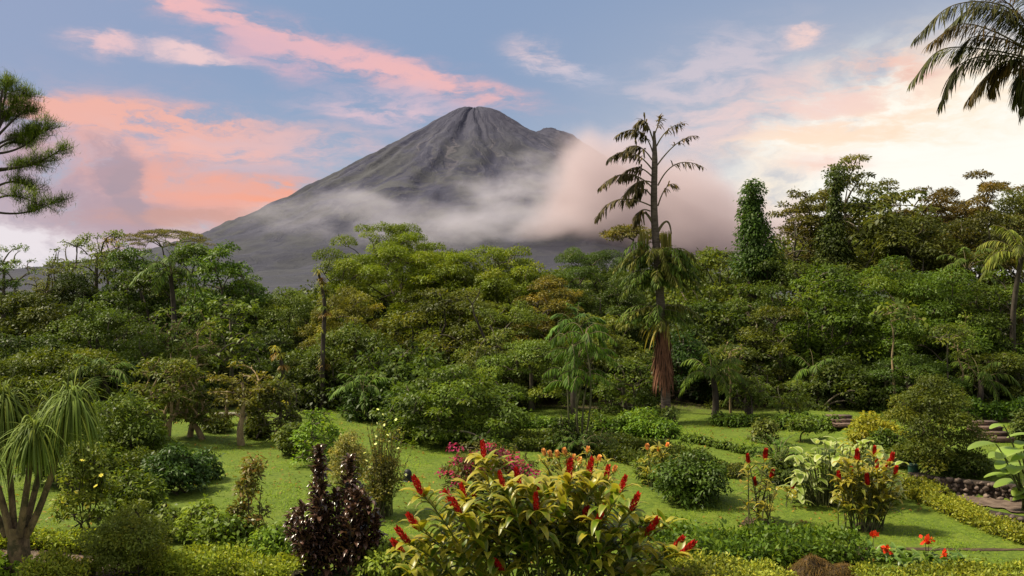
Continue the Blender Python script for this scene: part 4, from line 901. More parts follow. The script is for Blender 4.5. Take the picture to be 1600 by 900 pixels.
def build_front():
    rng = np.random.default_rng(21)
    # ---- red ginger, front
    b = np.array([(842-800)/F*14.6, 14.6, float(terrain(.4, 14.6))])
    fl = [(757, 718), (787, 762), (812, 762), (787, 826), (842, 778), (838, 800), (830, 830), (712, 800), (704, 790), (720, 806), (661, 775), (655, 828), (640, 850), (728, 782), (918, 748), (945, 755), (968, 770), (933, 820), (910, 822), (942, 862), (1048, 862), (1062, 868), (787, 896), (985, 800), (888, 752), (1008, 838), (632, 866), (750, 800)]
    tips = [(757, 720), (735, 745), (775, 740), (800, 740), (830, 745), (860, 742), (885, 738), (905, 748), (925, 745), (955, 770), (980, 790), (1010, 800), (1040, 805), (690, 800), (675, 830), (700, 830), (740, 790), (770, 795), (815, 800), (850, 810), (880, 800), (900, 810), (930, 800), (660, 850), (720, 850), (770, 850), (820, 860), (870, 850), (910, 860), (950, 850), (990, 850), (1020, 850), (640, 880), (700, 885), (750, 885), (860, 890), (930, 890), (980, 885), (1010, 885), (800, 830), (845, 830), (960, 820), (795, 770), (865, 770), (905, 780), (725, 820), (750, 835), (890, 835)]
    tips = [(x, y+16) for x, y in tips[1:]]+[tips[0]]
    canes_plant('red_ginger', 'large clump of red ginger with yellow-edged leaves and many red flower spikes, front centre', b, px_tips(b, tips, 14.5, .75, rng), px_tips(b, fl, 14.2, .6, rng), 5, (.066, .112, .014), (1.15, .6), .46, .124, per=18, tall=.36, spike_r=.036)
    # ---- purple croton
    b = ground(520, 897); D = b[1]; o = thing('purple_croton', 'tall dark purple leafy shrub with two spires, left of the red ginger', 'shrub', b); s, l = G(), G()
    for (px, py, w) in [(499, 704, .13), (546, 716, .13), (500, 760, .22), (472, 792, .18), (525, 770, .22), (560, 768, .2), (575, 786, .15), (548, 800, .25), (458, 806, .1), (500, 810, .28), (588, 812, .08), (535, 840, .3), (565, 840, .25), (480, 835, .2), (510, 860, .3)]:
        tp = at(px, py, D+rng.uniform(-.35, .25))-b; rt = np.array([tp[0]*.35, tp[1]*.4, -.05]); P = bez([rt, (rt+tp)/2+[tp[0]*.2, 0, 0], tp], 12); s.tube(P, np.linspace(.022, .008, 12), 5)
        n = int(150*np.linalg.norm(tp-rt)); t = rng.uniform(.12, 1, n)**.8; c = np.stack([np.interp(t, np.linspace(0, 1, 12), P[:, q]) for q in range(3)], 1)
        th = rng.uniform(0, 6.28, n); d = np.stack([np.cos(th), np.sin(th), .75+.9*t**3+rng.normal(size=n)*.55], 1)+rng.normal(size=(n, 3))*.3
        c = c+np.stack([np.cos(th), np.sin(th), 0*th], 1)*(rng.random(n)*w*(1-.85*t**4))[:, None]
        l.blades(c, d, rng.uniform(.10, .22, n), rng.uniform(.045, .085, n), rng.uniform(-.2, .9, n), 4, .35, rng.random(n)**1.4)
    part('stem', s.mesh('stem', M_TWIG), o); part('foliage', l.mesh('foliage', M_CROTON), o, (.058, .030, .036))
    # ---- ponytail palm
    b = ground(30, 897); D = b[1]; o = thing('ponytail_palm', 'ponytail palm with bare tan branches and hanging grassy heads, left foreground', 'palm', b)
    L = lambda px, py, dy=0.: at(px, py, D+dy)-b
    g = G(); g.tube(bez([(0, 0, -.3), L(30, 880), L(29, 842), L(30, 822)], 12), np.interp(np.linspace(0, 1, 12), [0, .3, .75, 1], [.27, .19, .165, .18]), 14); part('trunk', g.mesh('trunk', M_PONY), o)
    heads = [((114, 622), .0, .98), ((54, 672), -.35, .85), ((6, 626), .1, 1.0), ((-34, 680), -.2, .95), ((80, 640), .45, .75), ((-70, 620), .3, 1.)]
    for i, ((px, py), dy, ln) in enumerate(heads):
        tip = L(px, py, dy); a = L(30+(px-50)*.16, 838, dy*.35); m = L(30+(px-30)*.55, 755, dy*.7)
        g = G(); g.tube(bez([a, m, tip], 12), np.linspace(.066, .036, 12), 9); br = part('branch', g.mesh('branch', M_PONY), o)
        n = 480; th = rng.uniform(0, 6.28, n); e = rng.uniform(-.1, 1.5, n); d = np.stack([np.cos(th)*np.cos(e), np.sin(th)*np.cos(e), np.sin(e)], 1)
        l = G(); l.blades(tip+d*.04-np.stack([0*th, 0*th, rng.random(n)*.18], 1), d, rng.uniform(.55, 1.3, n)*ln, rng.uniform(.016, .026, n), rng.uniform(1.3, 4.2, n)*np.where(rng.random(n) < .12, .35, 1), 9, .1, rng.random(n), 'strap', None, False)
        part('leaf_head', l.mesh('leaf_head', M_FROND), br, (.080, .112, .034))
    g = G()
    for px, y0, y1, dy in [(18, 600, 575, .1), (105, 610, 572, 0), (122, 612, 580, .2)]: g.tube(np.array([L(px, y0, dy), L(px+2, (y0+y1)/2, dy), L(px+4, y1, dy)]), [.014, .01, .006], 5)
    part('flower_stalk', g.mesh('flower_stalk', M_CANE), o)
build_front()

def build_shrubs():
    S = shrub
    # left bed
    S('flowering_shrub', 'loose light green shrub with yellow flowers behind the right side of the ponytail palm', 128, 832, 690, 44, 'bush', (.12, .15, .03), 1, stems=4, dens=1.0, thin=.2) 
    S('leafy_shrub', 'mid green leafy shrub right of the yellow-flowered shrub', 205, 805, 735, 46, 'bush', (.075, .11, .02), 2, dens=.9)
    S('leafy_shrub', 'olive twiggy shrub beside the brown path in the left corner', 205, 899, 788, 62, 'shrub', (.082, .10, .024), 3, stems=4, dens=.7, leaf=.7, thin=.2)
    S('leafy_shrub', 'tall bushy green shrub left of the tan-stemmed trees', 190, 735, 615, 66, 'bush', (.06, .088, .018), 4, leaf=1.1)
    S('leafy_shrub', 'green shrub behind the ponytail palm heads', 95, 760, 640, 60, 'bush', (.055, .08, .018), 5, leaf=1.1)
    S('round_bush', 'dark glossy round bush at the foot of the tan-stemmed trees', 276, 772, 696, 42, 'bush', (.026, .052, .012), 6, mat=M_GLOSSY)
    S('round_bush', 'smaller dark glossy bush touching the right side of the dark round bush', 322, 752, 700, 24, 'bush', (.028, .056, .014), 7, mat=M_GLOSSY)
    S('fern_shrub', 'bright yellow-green ferny shrub in front of the dark round bush', 315, 850, 782, 34, 'bush', (.115, .165, .028), 8, dens=.8)
    S('leafy_shrub', 'green shrub left of the copper-coloured shrub', 262, 842, 785, 34, 'bush', (.085, .12, .024), 9, dens=.8)
    S('leafy_shrub', 'low broad-leaved green shrub at the foot of the copper-coloured shrub', 352, 868, 800, 46, 'bush', (.085, .13, .022), 10, leaf=1.2)
    S('copper_shrub', 'upright copper and olive coloured shrub standing on the left lawn edge', 390, 858, 710, 36, 'cone', (.085, .085, .018), 11, mat=M_COPPER, leaf=.62, dens=1.0, dep=.96, stems=3)
    S('fern_shrub', 'bright low green shrub between the copper-coloured shrub and the purple croton', 432, 878, 822, 40, 'bush', (.09, .145, .024), 12)
    S('leafy_shrub', 'yellow-green low plants at the left side of the red ginger', 612, 900, 846, 50, 'bush', (.12, .16, .035), 13, leaf=.9)
    S('leafy_shrub', 'bright green leaves at the bottom left corner', -6, 905, 868, 26, 'bush', (.13, .20, .03), 14, leaf=1.4)
    # middle
    S('pale_shrub', 'pale feathery grey-green shrub right of the lime green tree', 545, 762, 676, 34, 'shrub', (.16, .155, .075), 15, leaf=.8, dens=.8)
    o = S('wispy_shrub', 'tall wispy shrub with small white flowers on thin upright stems', 598, 806, 700, 36, 'shrub', (.105, .10, .03), 16, leaf=.8, dens=.35, thin=.3, dep=.75, stems=5)
    rng = np.random.default_rng(3); b = np.array(o.location); D = b[1]; g = G(); l = G()
    for i in range(70):
        px = rng.normal(598, 17); py = rng.uniform(655, 740); tp = at(px, py, D+rng.uniform(-.4, .4))-b; rt = np.array([rng.normal()*.09, rng.normal()*.09, 0]); P = bez([rt, (rt*.6+tp*.4), tp], 8); g.tube(P, np.linspace(.009, .004, 8), 4)
        n = 34; t = rng.uniform(.3, 1, n); c = np.stack([np.interp(t, np.linspace(0, 1, 8), P[:, q]) for q in range(3)], 1)
        l.kites(c, rng.normal(size=(n, 3))+[0, 0, .7], rng.normal(size=(n, 3)), .075, .024, rng.random(n))
    part('cane', g.mesh('cane', M_CANE), o); part('upright_leaves', l.mesh('upright_leaves', M_LEAF), o, (.115, .105, .035))
    pts = [(589, 662), (601, 664), (623, 672), (619, 656), (587, 682), (596, 690), (587, 694), (605, 680), (605, 702), (593, 688), (622, 701), (570, 708), (572, 720), (610, 750), (628, 753), (590, 640), (608, 690), (598, 648), (634, 742), (578, 730)]
    add_flowers(o, [at(x, y, D-.25+rng.uniform(-.2, .2))-b for x, y in pts], 'white_flower', (.75, .75, .68), .042, 4)
    o = S('bougainvillea', 'sprawling bougainvillea with magenta bracts behind the red ginger', 762, 786, 688, 70, 'bush', (.062, .062, .022), 17, dens=.6, thin=.25, flat=.6)
    b = np.array(o.location); D = b[1]; l = G()
    for (px, py, r) in [(710, 700, .16), (718, 722, .18), (735, 735, .2), (700, 742, .13), (722, 755, .2), (780, 708, .16), (800, 718, .2), (815, 735, .22), (830, 738, .15), (765, 700, .15), (745, 712, .16), (700, 775, .16), (790, 740, .2), (760, 740, .2), (838, 752, .16), (688, 738, .1)]:
        clump_leaves(l, rng, at(px, py, D-.45+rng.uniform(-.3, .3))-b, r, r*.8, .075, .05, .6, .1, .5, .8)
    part('bracts', l.mesh('bracts', M_BOUG), o, (.26, .025, .15))
    S('low_shrub', 'lighter green low shrub under the right side of the wide-spreading tree', 728, 694, 645, 40, 'bush', (.075, .115, .022), 18, leaf=1.2)
    S('round_bush', 'round glossy dark green bush alone on the lawn right of the red ginger', 1080, 784, 706, 51, 'bush', (.045, .076, .014), 19, mat=M_GLOSSY, dens=1.1)
    S('dark_shrub', 'dark shrub around the foot of the slim palm cluster', 880, 708, 648, 26, 'bush', (.034, .055, .014), 20, dens=.8)
    S('leafy_shrub', 'bright green shrub behind the clipped round shrubs beyond the terraces', 1000, 676, 640, 44, 'bush', (.08, .135, .024), 21, leaf=1.1)
    S('leafy_shrub', 'low leafy shrub at the forest edge left of the clipped round shrubs', 925, 674, 642, 30, 'bush', (.075, .11, .024), 22, leaf=1.1)
    S('leafy_shrub', 'low olive shrub half hiding the pale bench in the shade', 338, 674, 646, 24, 'bush', (.06, .08, .02), 101)
    S('leafy_shrub', 'dark little-leaved shrub right of the pale bench', 402, 684, 650, 20, 'bush', (.05, .066, .017), 102)
    S('leafy_shrub', 'rounded olive shrub on the lawn behind the copper-coloured shrub', 455, 712, 662, 26, 'bush', (.06, .082, .018), 103)
    S('leafy_shrub', 'green shrub between the clipped hedge block and the many-stemmed tree', 232, 718, 655, 30, 'bush', (.055, .085, .018), 104)
    # right
    S('fluffy_bush', 'large fluffy olive bush above the stone wall', 1458, 736, 586, 66, 'shrub', (.062, .078, .018), 23, dens=.85, ncl=1.6, leaf=.95, thin=.3)
    S('yellow_shrub', 'yellow leaved shrub at the left of the large fluffy bush', 1362, 712, 646, 42, 'bush', (.155, .15, .02), 24, dens=.9)
    S('leafy_shrub', 'dark leafy shrub under the yellow leaved shrub', 1385, 726, 672, 34, 'bush', (.045, .07, .016), 25)
    S('pale_tipped_shrub', 'small dark shrub with pale leaf tips on the back lawn', 1196, 692, 652, 21, 'bush', (.072, .085, .028), 26, leaf=1.2, dens=.8)
    S('standard_tree', 'tiny round-headed tree with a bare stem on the back lawn', 1253, 690, 650, 20, 'bush', (.065, .095, .022), 27, 'tree', dep=.5, stems=1, dens=.8)
    S('leafy_shrub', 'low dark plants below the flat leaves right of the fluffy bush', 1500, 738, 700, 34, 'bush', (.045, .068, .018), 28)
    S('dark_shrub', 'dark shrub at the right edge beside the brick steps', 1606, 690, 640, 26, 'bush', (.045, .065, .016), 29)
    S('leafy_shrub', 'tangled low plants with broad leaves on the lawn left of the variegated clump', 1218, 752, 712, 32, 'bush', (.045, .065, .018), 30, leaf=1.2)
    S('leafy_shrub', 'grey-green low plants at the foot of the tall palm', 1042, 664, 636, 16, 'bush', (.06, .085, .03), 31, leaf=1.4, dens=.7)
    S('leafy_shrub', 'loose shrub on the terrace edge left of the round glossy bush', 1018, 752, 712, 28, 'bush', (.075, .10, .024), 32, dens=.6)
    rng = np.random.default_rng(8)
    # forest-edge row of small round shrubs: far, alike
    src = None
    for i, px in enumerate([1125, 1142, 1160, 1178, 1215, 1232, 1246, 1262, 1276, 1290, 1302]):
        p = ground(px, 664+rng.uniform(-1, 2)+(6 if px > 1200 else 0))
        if src is None: src = shrub('edge_shrub', 'low green shrub in the row along the forest foot right of the tall palm', px, 664, 645, 12, 'bush', (.06, .10, .02), 40, group='low shrubs along the forest foot', stems=2, leaf=1.2); src.location = p
        else: copy_tree(src, p, None, None, rng.uniform(.8, 1.2), rng.uniform(0, 6))
    src = None
    for i, (px, py) in enumerate([(812, 668), (830, 668), (848, 667), (866, 668), (905, 674), (922, 676), (941, 677), (960, 678), (978, 678), (996, 680), (1013, 681), (1030, 683), (1046, 684)]):
        p = ground(px, py)
        if src is None: src = shrub('round_shrub', 'clipped bright green shrub in the row along the top of the terraced lawn', px, py, 648, 12, 'bush', (.082, .145, .026), 41, group='clipped shrubs along the terraced lawn', stems=2, leaf=.9); src.location = p
        else: copy_tree(src, p, None, None, rng.uniform(.85, 1.2)*(1.15 if px > 900 else .9), rng.uniform(0, 6))
    src = None
    for i, (px, py) in enumerate([(1072, 690), (1084, 692), (1098, 694), (1112, 697), (1124, 700), (1136, 702), (1150, 706), (1164, 708), (1178, 712)]):
        p = ground(px, py)
        if src is None: src = shrub('seedling_shrub', 'thin young shrub in the curved row on the back lawn', px, py, 678, 8, 'bush', (.075, .115, .028), 42, group='young shrubs in a curved row on the back lawn', stems=2, dens=.6); src.location = p
        else: copy_tree(src, p, None, None, rng.uniform(.8, 1.2), rng.uniform(0, 6))

    # reedy plants
    def reed(name, label, px, base_py, pts, fl, seed, color, spread, **kw):
        b = ground(px, base_py); return canes_plant(name, label, b, px_tips(b, pts, b[1], .45, rng), px_tips(b, fl, b[1]-.1, .3, rng), seed, color, spread, **kw)
    reed('red_ginger', 'smaller red ginger clump at the right end of the pale variegated plant', 1352, 826, [(rng.uniform(1308, 1402), rng.uniform(722, 800)) for _ in range(34)], [(1340, 722), (1371, 734), (1390, 726), (1384, 736), (1379, 788), (1330, 745), (1398, 744), (1312, 752), (1356, 760), (1366, 712)], 60, (.078, .095, .026), (.5, .35), leafL=.36, leafW=.085, per=12, tall=.26, spike_r=.034, top_fan=4)
    reed('red_ginger', 'thin tall red-flowered canes left of the pale variegated plant', 1190, 820, [(rng.uniform(1166, 1216), rng.uniform(730, 800)) for _ in range(14)], [(1170, 724), (1195, 718), (1204, 748), (1180, 760)], 61, (.062, .082, .026), (.3, .25), leafL=.3, leafW=.07, per=11, tall=.22, spike_r=.032, top_fan=3)
    reed('red_ginger', 'single red flower spike on the lawn before the variegated plant', 1237, 790, [(1230, 768), (1244, 772)], [(1237, 764)], 62, (.06, .085, .026), (.1, .1), leafL=.28, leafW=.06, per=8, tall=.22, spike_r=.032, top_fan=2)
    reed('pink_tipped_plant', 'plant with pale pink leaf tips on the lawn edge left of the glossy round bush', 1036, 762, [(rng.uniform(1005, 1066), rng.uniform(700, 745)) for _ in range(18)], [(1030, 706), (1042, 700), (1012, 704)], 63, (.085, .11, .035), (.4, .3), leafL=.3, leafW=.055, per=10, tall=.16, spike_r=.035, top_fan=5, fl_color=(.62, .30, .22), cat='plant')
    reed('pink_tipped_plant', 'row of plants with pale pink tips behind the right half of the red ginger', 905, 800, [(rng.uniform(845, 975), rng.uniform(712, 770)) for _ in range(46)], [(852, 712), (862, 716), (872, 716), (884, 712), (897, 722), (918, 708), (905, 726), (935, 722), (888, 728), (958, 738)], 64, (.085, .105, .035), (.8, .3), leafL=.28, leafW=.05, per=11, tall=.15, spike_r=.034, top_fan=5, fl_color=(.66, .34, .24), cat='plant')
    # big pale variegated clump
    b = ground(1300, 786); D = b[1]; o = thing('variegated_plant', 'big clump of pale-edged broad leaves on the right lawn', 'plant', b); s, l = G(), G()
    for i in range(230):
        px = rng.uniform(1236, 1400); edge = abs(px-1318)/82; py = 686+30*edge**2+90*rng.random()**1.3; tp = at(px, py, D+rng.uniform(-.7, .5))-b
        rt = np.array([tp[0]*.6, tp[1]*.6, 0])+rng.normal(size=3)*[.08, .08, 0]; P = bez([rt, rt*.5+tp*.5+[0, 0, .1], tp], 8); s.tube(P, np.linspace(.013, .008, 8), 5)
        th = rng.uniform(0, 6.28); d = np.array([[math.cos(th), math.sin(th)-.35, .35+rng.normal()*.2]])
        l.blades(tp[None], d, rng.uniform(.24, .44), rng.uniform(.13, .23), rng.uniform(.4, 1.0), 6, .10, np.clip(rng.normal(.6, .25), 0, 1), 'heart')
    part('stem', s.mesh('stem', M_CANE), o); part('leaves', l.mesh('leaves', M_PALE), o, (.15, .20, .05))
    # elephant ears, right edge
    b = ground(1618, 800); D = b[1]; o = thing('broad_leaf_plant', 'plant with very large flat pale green leaves at the right edge', 'plant', b); s, l = G(), G()
    for px, py, sz, th in [(1540, 694, .62, 2.8), (1578, 702, .75, 3.4), (1592, 728, .6, 2.6), (1560, 722, .5, 3.6), (1575, 752, .6, 3.0), (1595, 680, .5, 2.4), (1552, 664, .36, 3.1), (1605, 760, .6, 3.8), (1640, 700, .7, .3), (1660, 730, .7, .8), (1630, 670, .6, 1.6), (1565, 738, .4, 3.2), (1556, 742, .45, 2.5), (1588, 764, .5, 3.5), (1600, 712, .55, 3.0), (1572, 728, .5, 4.0), (1584, 690, .42, 3.8), (1610, 740, .5, 3.3), (1548, 708, .4, 3.4), (1598, 776, .45, 2.8)]:
        tp = at(px+16, py, D+rng.uniform(-.5, .5))-b; rt = rng.normal(size=3)*[.12, .12, 0]; P = bez([rt, rt*.4+tp*.6+[0, 0, .12], tp], 9); s.tube(P, np.linspace(.022, .012, 9), 6)
        l.blades(tp[None], np.array([[math.cos(th), math.sin(th)*.8-.25, .10]]), sz, sz*.70, .32, 8, .08, rng.uniform(.15, .75), 'heart')
    part('stem', s.mesh('stem', M_CANE), o); part('leaves', l.mesh('leaves', M_BIG), o, (.135, .19, .05))
    # cycads
    palm('cycad', 'dark cycad with stiff arching fronds on the back lawn left of the variegated clump', 1216, 0, 25, 22, .95, (.045, .082, .022), 70, leaflet=.16, w=.022, hang=.2, elev=(.25, 1.25), cat='plant', base=ground(1216, 728), top=.12, n=30)
    palm('cycad', 'dark cycad at the foot of the slim palm cluster', 0, 0, 25, 18, .9, (.04, .07, .02), 71, leaflet=.18, w=.024, hang=.4, elev=(.1, 1.2), cat='plant', base=ground(906, 712), top=.2, n=26)
    palm('cycad', 'feathery fern-like plant right of the slim palm cluster', 0, 0, 25, 14, .7, (.055, .08, .024), 72, leaflet=.18, w=.024, hang=.5, elev=(.2, 1.2), cat='plant', base=ground(936, 708), top=.25, n=22)
    # canna row
    src = None
    for i, (px, py, fl) in enumerate([(1365, 872, [(1365, 838)]), (1386, 878, [(1385, 858)]), (1412, 874, []), (1430, 880, []), (1448, 878, [(1446, 846), (1452, 845)]), (1466, 884, []), (1478, 882, [(1475, 868)]), (1496, 884, []), (1512, 886, []), (1420, 886, []), (1395, 870, [(1392, 862)])]):
        b = ground(px, py); o = thing('canna', ['canna with a tall single orange red flower, leftmost of the low row', 'canna with a small faded flower, next to the tall single flower', 'leafy canna without flower left in the row, above the hedge', 'leafy canna left of the double-headed flower', 'canna with the large double orange red flower head', 'leafy canna just right of the double-headed flower', 'canna with the low orange flower in the right half of the row', 'leafy canna second from the right end of the row', 'leafy canna at the right end of the row', 'leafy canna low in front of the row middle', 'canna with a pale yellow bud near the tall single flower'][i], 'plant', b, 'cannas in the low front row')
        l = G(); n = 9; th = rng.uniform(0, 6.28, n); l.blades(rng.normal(size=(n, 3))*[.06, .06, 0]+[0, 0, .02], np.stack([np.cos(th)*.5, np.sin(th)*.5, np.ones(n)], 1), rng.uniform(.22, .38, n), rng.uniform(.08, .12, n), rng.uniform(.3, .9, n), 5, .15, rng.random(n))
        part('leaves', l.mesh('leaves', M_BIG), o, (.065, .12, .032))
        for (fx, fy) in fl:
            tp = at(fx, fy, b[1])-b; g = G(); g.tube(np.array([(0, 0, 0), tp*[.6, 1, .5], tp]), [.008, .007, .005], 5); st = part('stem', g.mesh('stem', M_CANE), o)
            q = G(); m = 12; q.kites(rng.normal(size=(m, 3))*.022+tp, rng.normal(size=(m, 3))+[0, 0, .6], rng.normal(size=(m, 3)), .10, .075, rng.random(m)); part('flower', q.mesh('flower', M_FLOWER), st, (.48, .035, .016) if i != 10 else (.6, .45, .15))
build_shrubs()

# yellow blooms in the left bed
def build_left_flowers():
    rng = np.random.default_rng(12)
    o = [x for x in bpy.data.objects if x.get('label', '').startswith('loose light green shrub with yellow')][0]; b = np.array(o.location); D = b[1]
    add_flowers(o, [at(x, y, D-.5)-b for x, y in [(106, 792), (134, 788), (137, 793), (128, 720), (158, 743), (146, 786), (150, 760), (98, 786), (118, 770)]], 'yellow_flower', (.70, .62, .22), .055, 7)
    o = [x for x in bpy.data.objects if x.get('label', '').startswith('lighter green low shrub under')][0]; b = np.array(o.location); D = b[1]
    add_flowers(o, [at(703, 632, D-.5)-b, at(705, 629, D-.5)-b], 'white_flower', (.8, .8, .75), .09, 8)
build_left_flowers()

# ------------------------------------------------------------------ hedges, walls, paths and small things
M_STONE = solid_mat('wall_stone', (.035, .026, .021), (.30, .22, .18), 9, .85, .5, usev=True)
M_MORTAR = solid_mat('wall_earth', (.020, .013, .010), (.05, .035, .025), 9, .95, .5)
M_SOIL = solid_mat('soil', (.030, .019, .011), (.085, .055, .030), 7, .95, .8)
M_PATH = solid_mat('path_earth', (.065, .042, .032), (.16, .115, .09), 6, .9, .6)
M_BRICK = solid_mat('step_brick', (.05, .03, .022), (.12, .07, .05), 8, .9, .4)
M_BRICKLIT = solid_mat('step_tread', (.07, .045, .034), (.18, .12, .095), 14, .9, .3)
def polyline(pts, n):
    P = np.array([ground(*p) for p in pts]); Q = bez(P, n); Q[:, 2] = terrain(Q[:, 0], Q[:, 1]); return Q
def hedge(name, label, pts, w, h, color, seed, L=.075, W=.036, dens=1., group=None, n=None, ragged=.05, mat=None, core=None, droop=.2):
    rng = np.random.default_rng(seed); P = polyline(pts, 40); seg = np.linalg.norm(np.diff(P, axis=0), axis=1); Ln = seg.sum()
    tan = nrm(np.gradient(P, axis=0)); sd = nrm(np.cross(tan, [0, 0, 1.])); b0 = P[len(P)//2].copy()
    o = thing(name, label, 'hedge', b0, group)
    m = int(dens*3.4*Ln*(w+2*h)/(L*W*.5)); s = np.concatenate([[0], np.cumsum(seg)])/Ln
    t = rng.random(m); a = rng.random(m)*np.pi; lump = 1+.16*np.sin(t*Ln*3.1+seed)+.10*np.sin(t*Ln*7.3)
    c = np.stack([np.interp(t, s, P[:, i]) for i in range(3)], 1); S = np.stack([np.interp(t, s, sd[:, i]) for i in range(3)], 1)
    q = np.sign(np.cos(a))*np.abs(np.cos(a))**.5*w*.5*lump; zz = np.abs(np.sin(a))**.45*h*lump*rng.uniform(.2, 1.0, m)**.25
    nv = S*np.cos(a)[:, None]*.8+np.array([0, 0, 1.])*np.sin(a)[:, None]
    p = c+S*q[:, None]+np.array([0, 0, 1.])*zz[:, None]-b0+rng.normal(size=(m, 3))*ragged
    g = G(); g.kites(p, nv*.55+rng.normal(size=(m, 3))*.6+[0, 0, .25-droop], nv+rng.normal(size=(m, 3))*.5, L*rng.uniform(.6, 1.3, m), W*rng.uniform(.7, 1.2, m), rng.random(m))
    part('foliage', g.mesh('foliage', mat or M_LEAF), o, color)
    cr = []
    for k in np.linspace(0, 1, 30):
        cc = np.array([np.interp(k, s, P[:, i]) for i in range(3)])-b0; ss = np.array([np.interp(k, s, sd[:, i]) for i in range(3)])
        cr.append([cc-ss*w*.36+[0, 0, -.05], cc-ss*w*.36+[0, 0, h*.62], cc+ss*w*.36+[0, 0, h*.62], cc+ss*w*.36+[0, 0, -.05]])
    g = G(); g.grid(np.array(cr)); part('twig_core', g.mesh('twig_core', core or M_TWIG), o)
    return o
def stone_wall(name, label, pts, h, th, seed):
    rng = np.random.default_rng(seed); P = polyline(pts, 60); seg = np.linalg.norm(np.diff(P, axis=0), axis=1); s = np.concatenate([[0], np.cumsum(seg)]); Ln = s[-1]
    tan = nrm(np.gradient(P, axis=0)); sd = nrm(np.cross(tan, [0, 0, 1.])); b0 = P[30].copy(); base = P[:, 2].min()
    o = thing(name, label, 'wall', b0); g = G(); cr = []
    f = lambda t, A: np.array([np.interp(t, s, A[:, i]) for i in range(3)])
    for t in np.linspace(0, Ln, 40):
        c = f(t, P)-b0; ss = f(t, sd); c[2] = base-b0[2]
        cr.append([c-ss*th*.5+[0, 0, -.1], c-ss*th*.5+[0, 0, h-.03], c+ss*th*.4+[0, 0, h-.03], c+ss*th*.4+[0, 0, -.1]])
    g.grid(np.array(cr)); part('earth_core', g.mesh('earth_core', M_MORTAR), o)
    g = G(); z = .04
    while z < h:
        t = rng.uniform(0, .1)
        while t < Ln:
            r = rng.uniform(.035, .10); c = f(t, P)-b0; ss = f(t, sd); sgn = 1.
            c[2] = base-b0[2]+z+rng.uniform(-.02, .02)
            g.ball(c+ss*th*.44+ss*rng.uniform(-.02, .02), (r*rng.uniform(.8, 1.2), r*rng.uniform(.6, .9), r*rng.uniform(.6, .85)), rng.random()**1.8*.85, 5, 7, rng, .30)
            t += r*rng.uniform(1.7, 3.2)
        z += .105
    part('stones', g.mesh('stones', M_STONE), o)
def strip(name, pts, w, mat, dz=.006, kind='structure', n=50):
    P = polyline(pts, n); tan = nrm(np.gradient(P, axis=0)); sd = nrm(np.cross(tan, [0, 0, 1.])); row = []
    for k in np.linspace(-.5, .5, 9):
        q = P+sd*k*w*(1+.16*np.sin(np.arange(n)*1.3)+.2*np.sin(np.arange(n)*.53+1))[:, None]; q[:, 2] = terrain(q[:, 0], q[:, 1])+dz; row.append(q)
    tag(part(name, G().grid(np.array(row)).mesh(name, mat, True)), kind=kind)

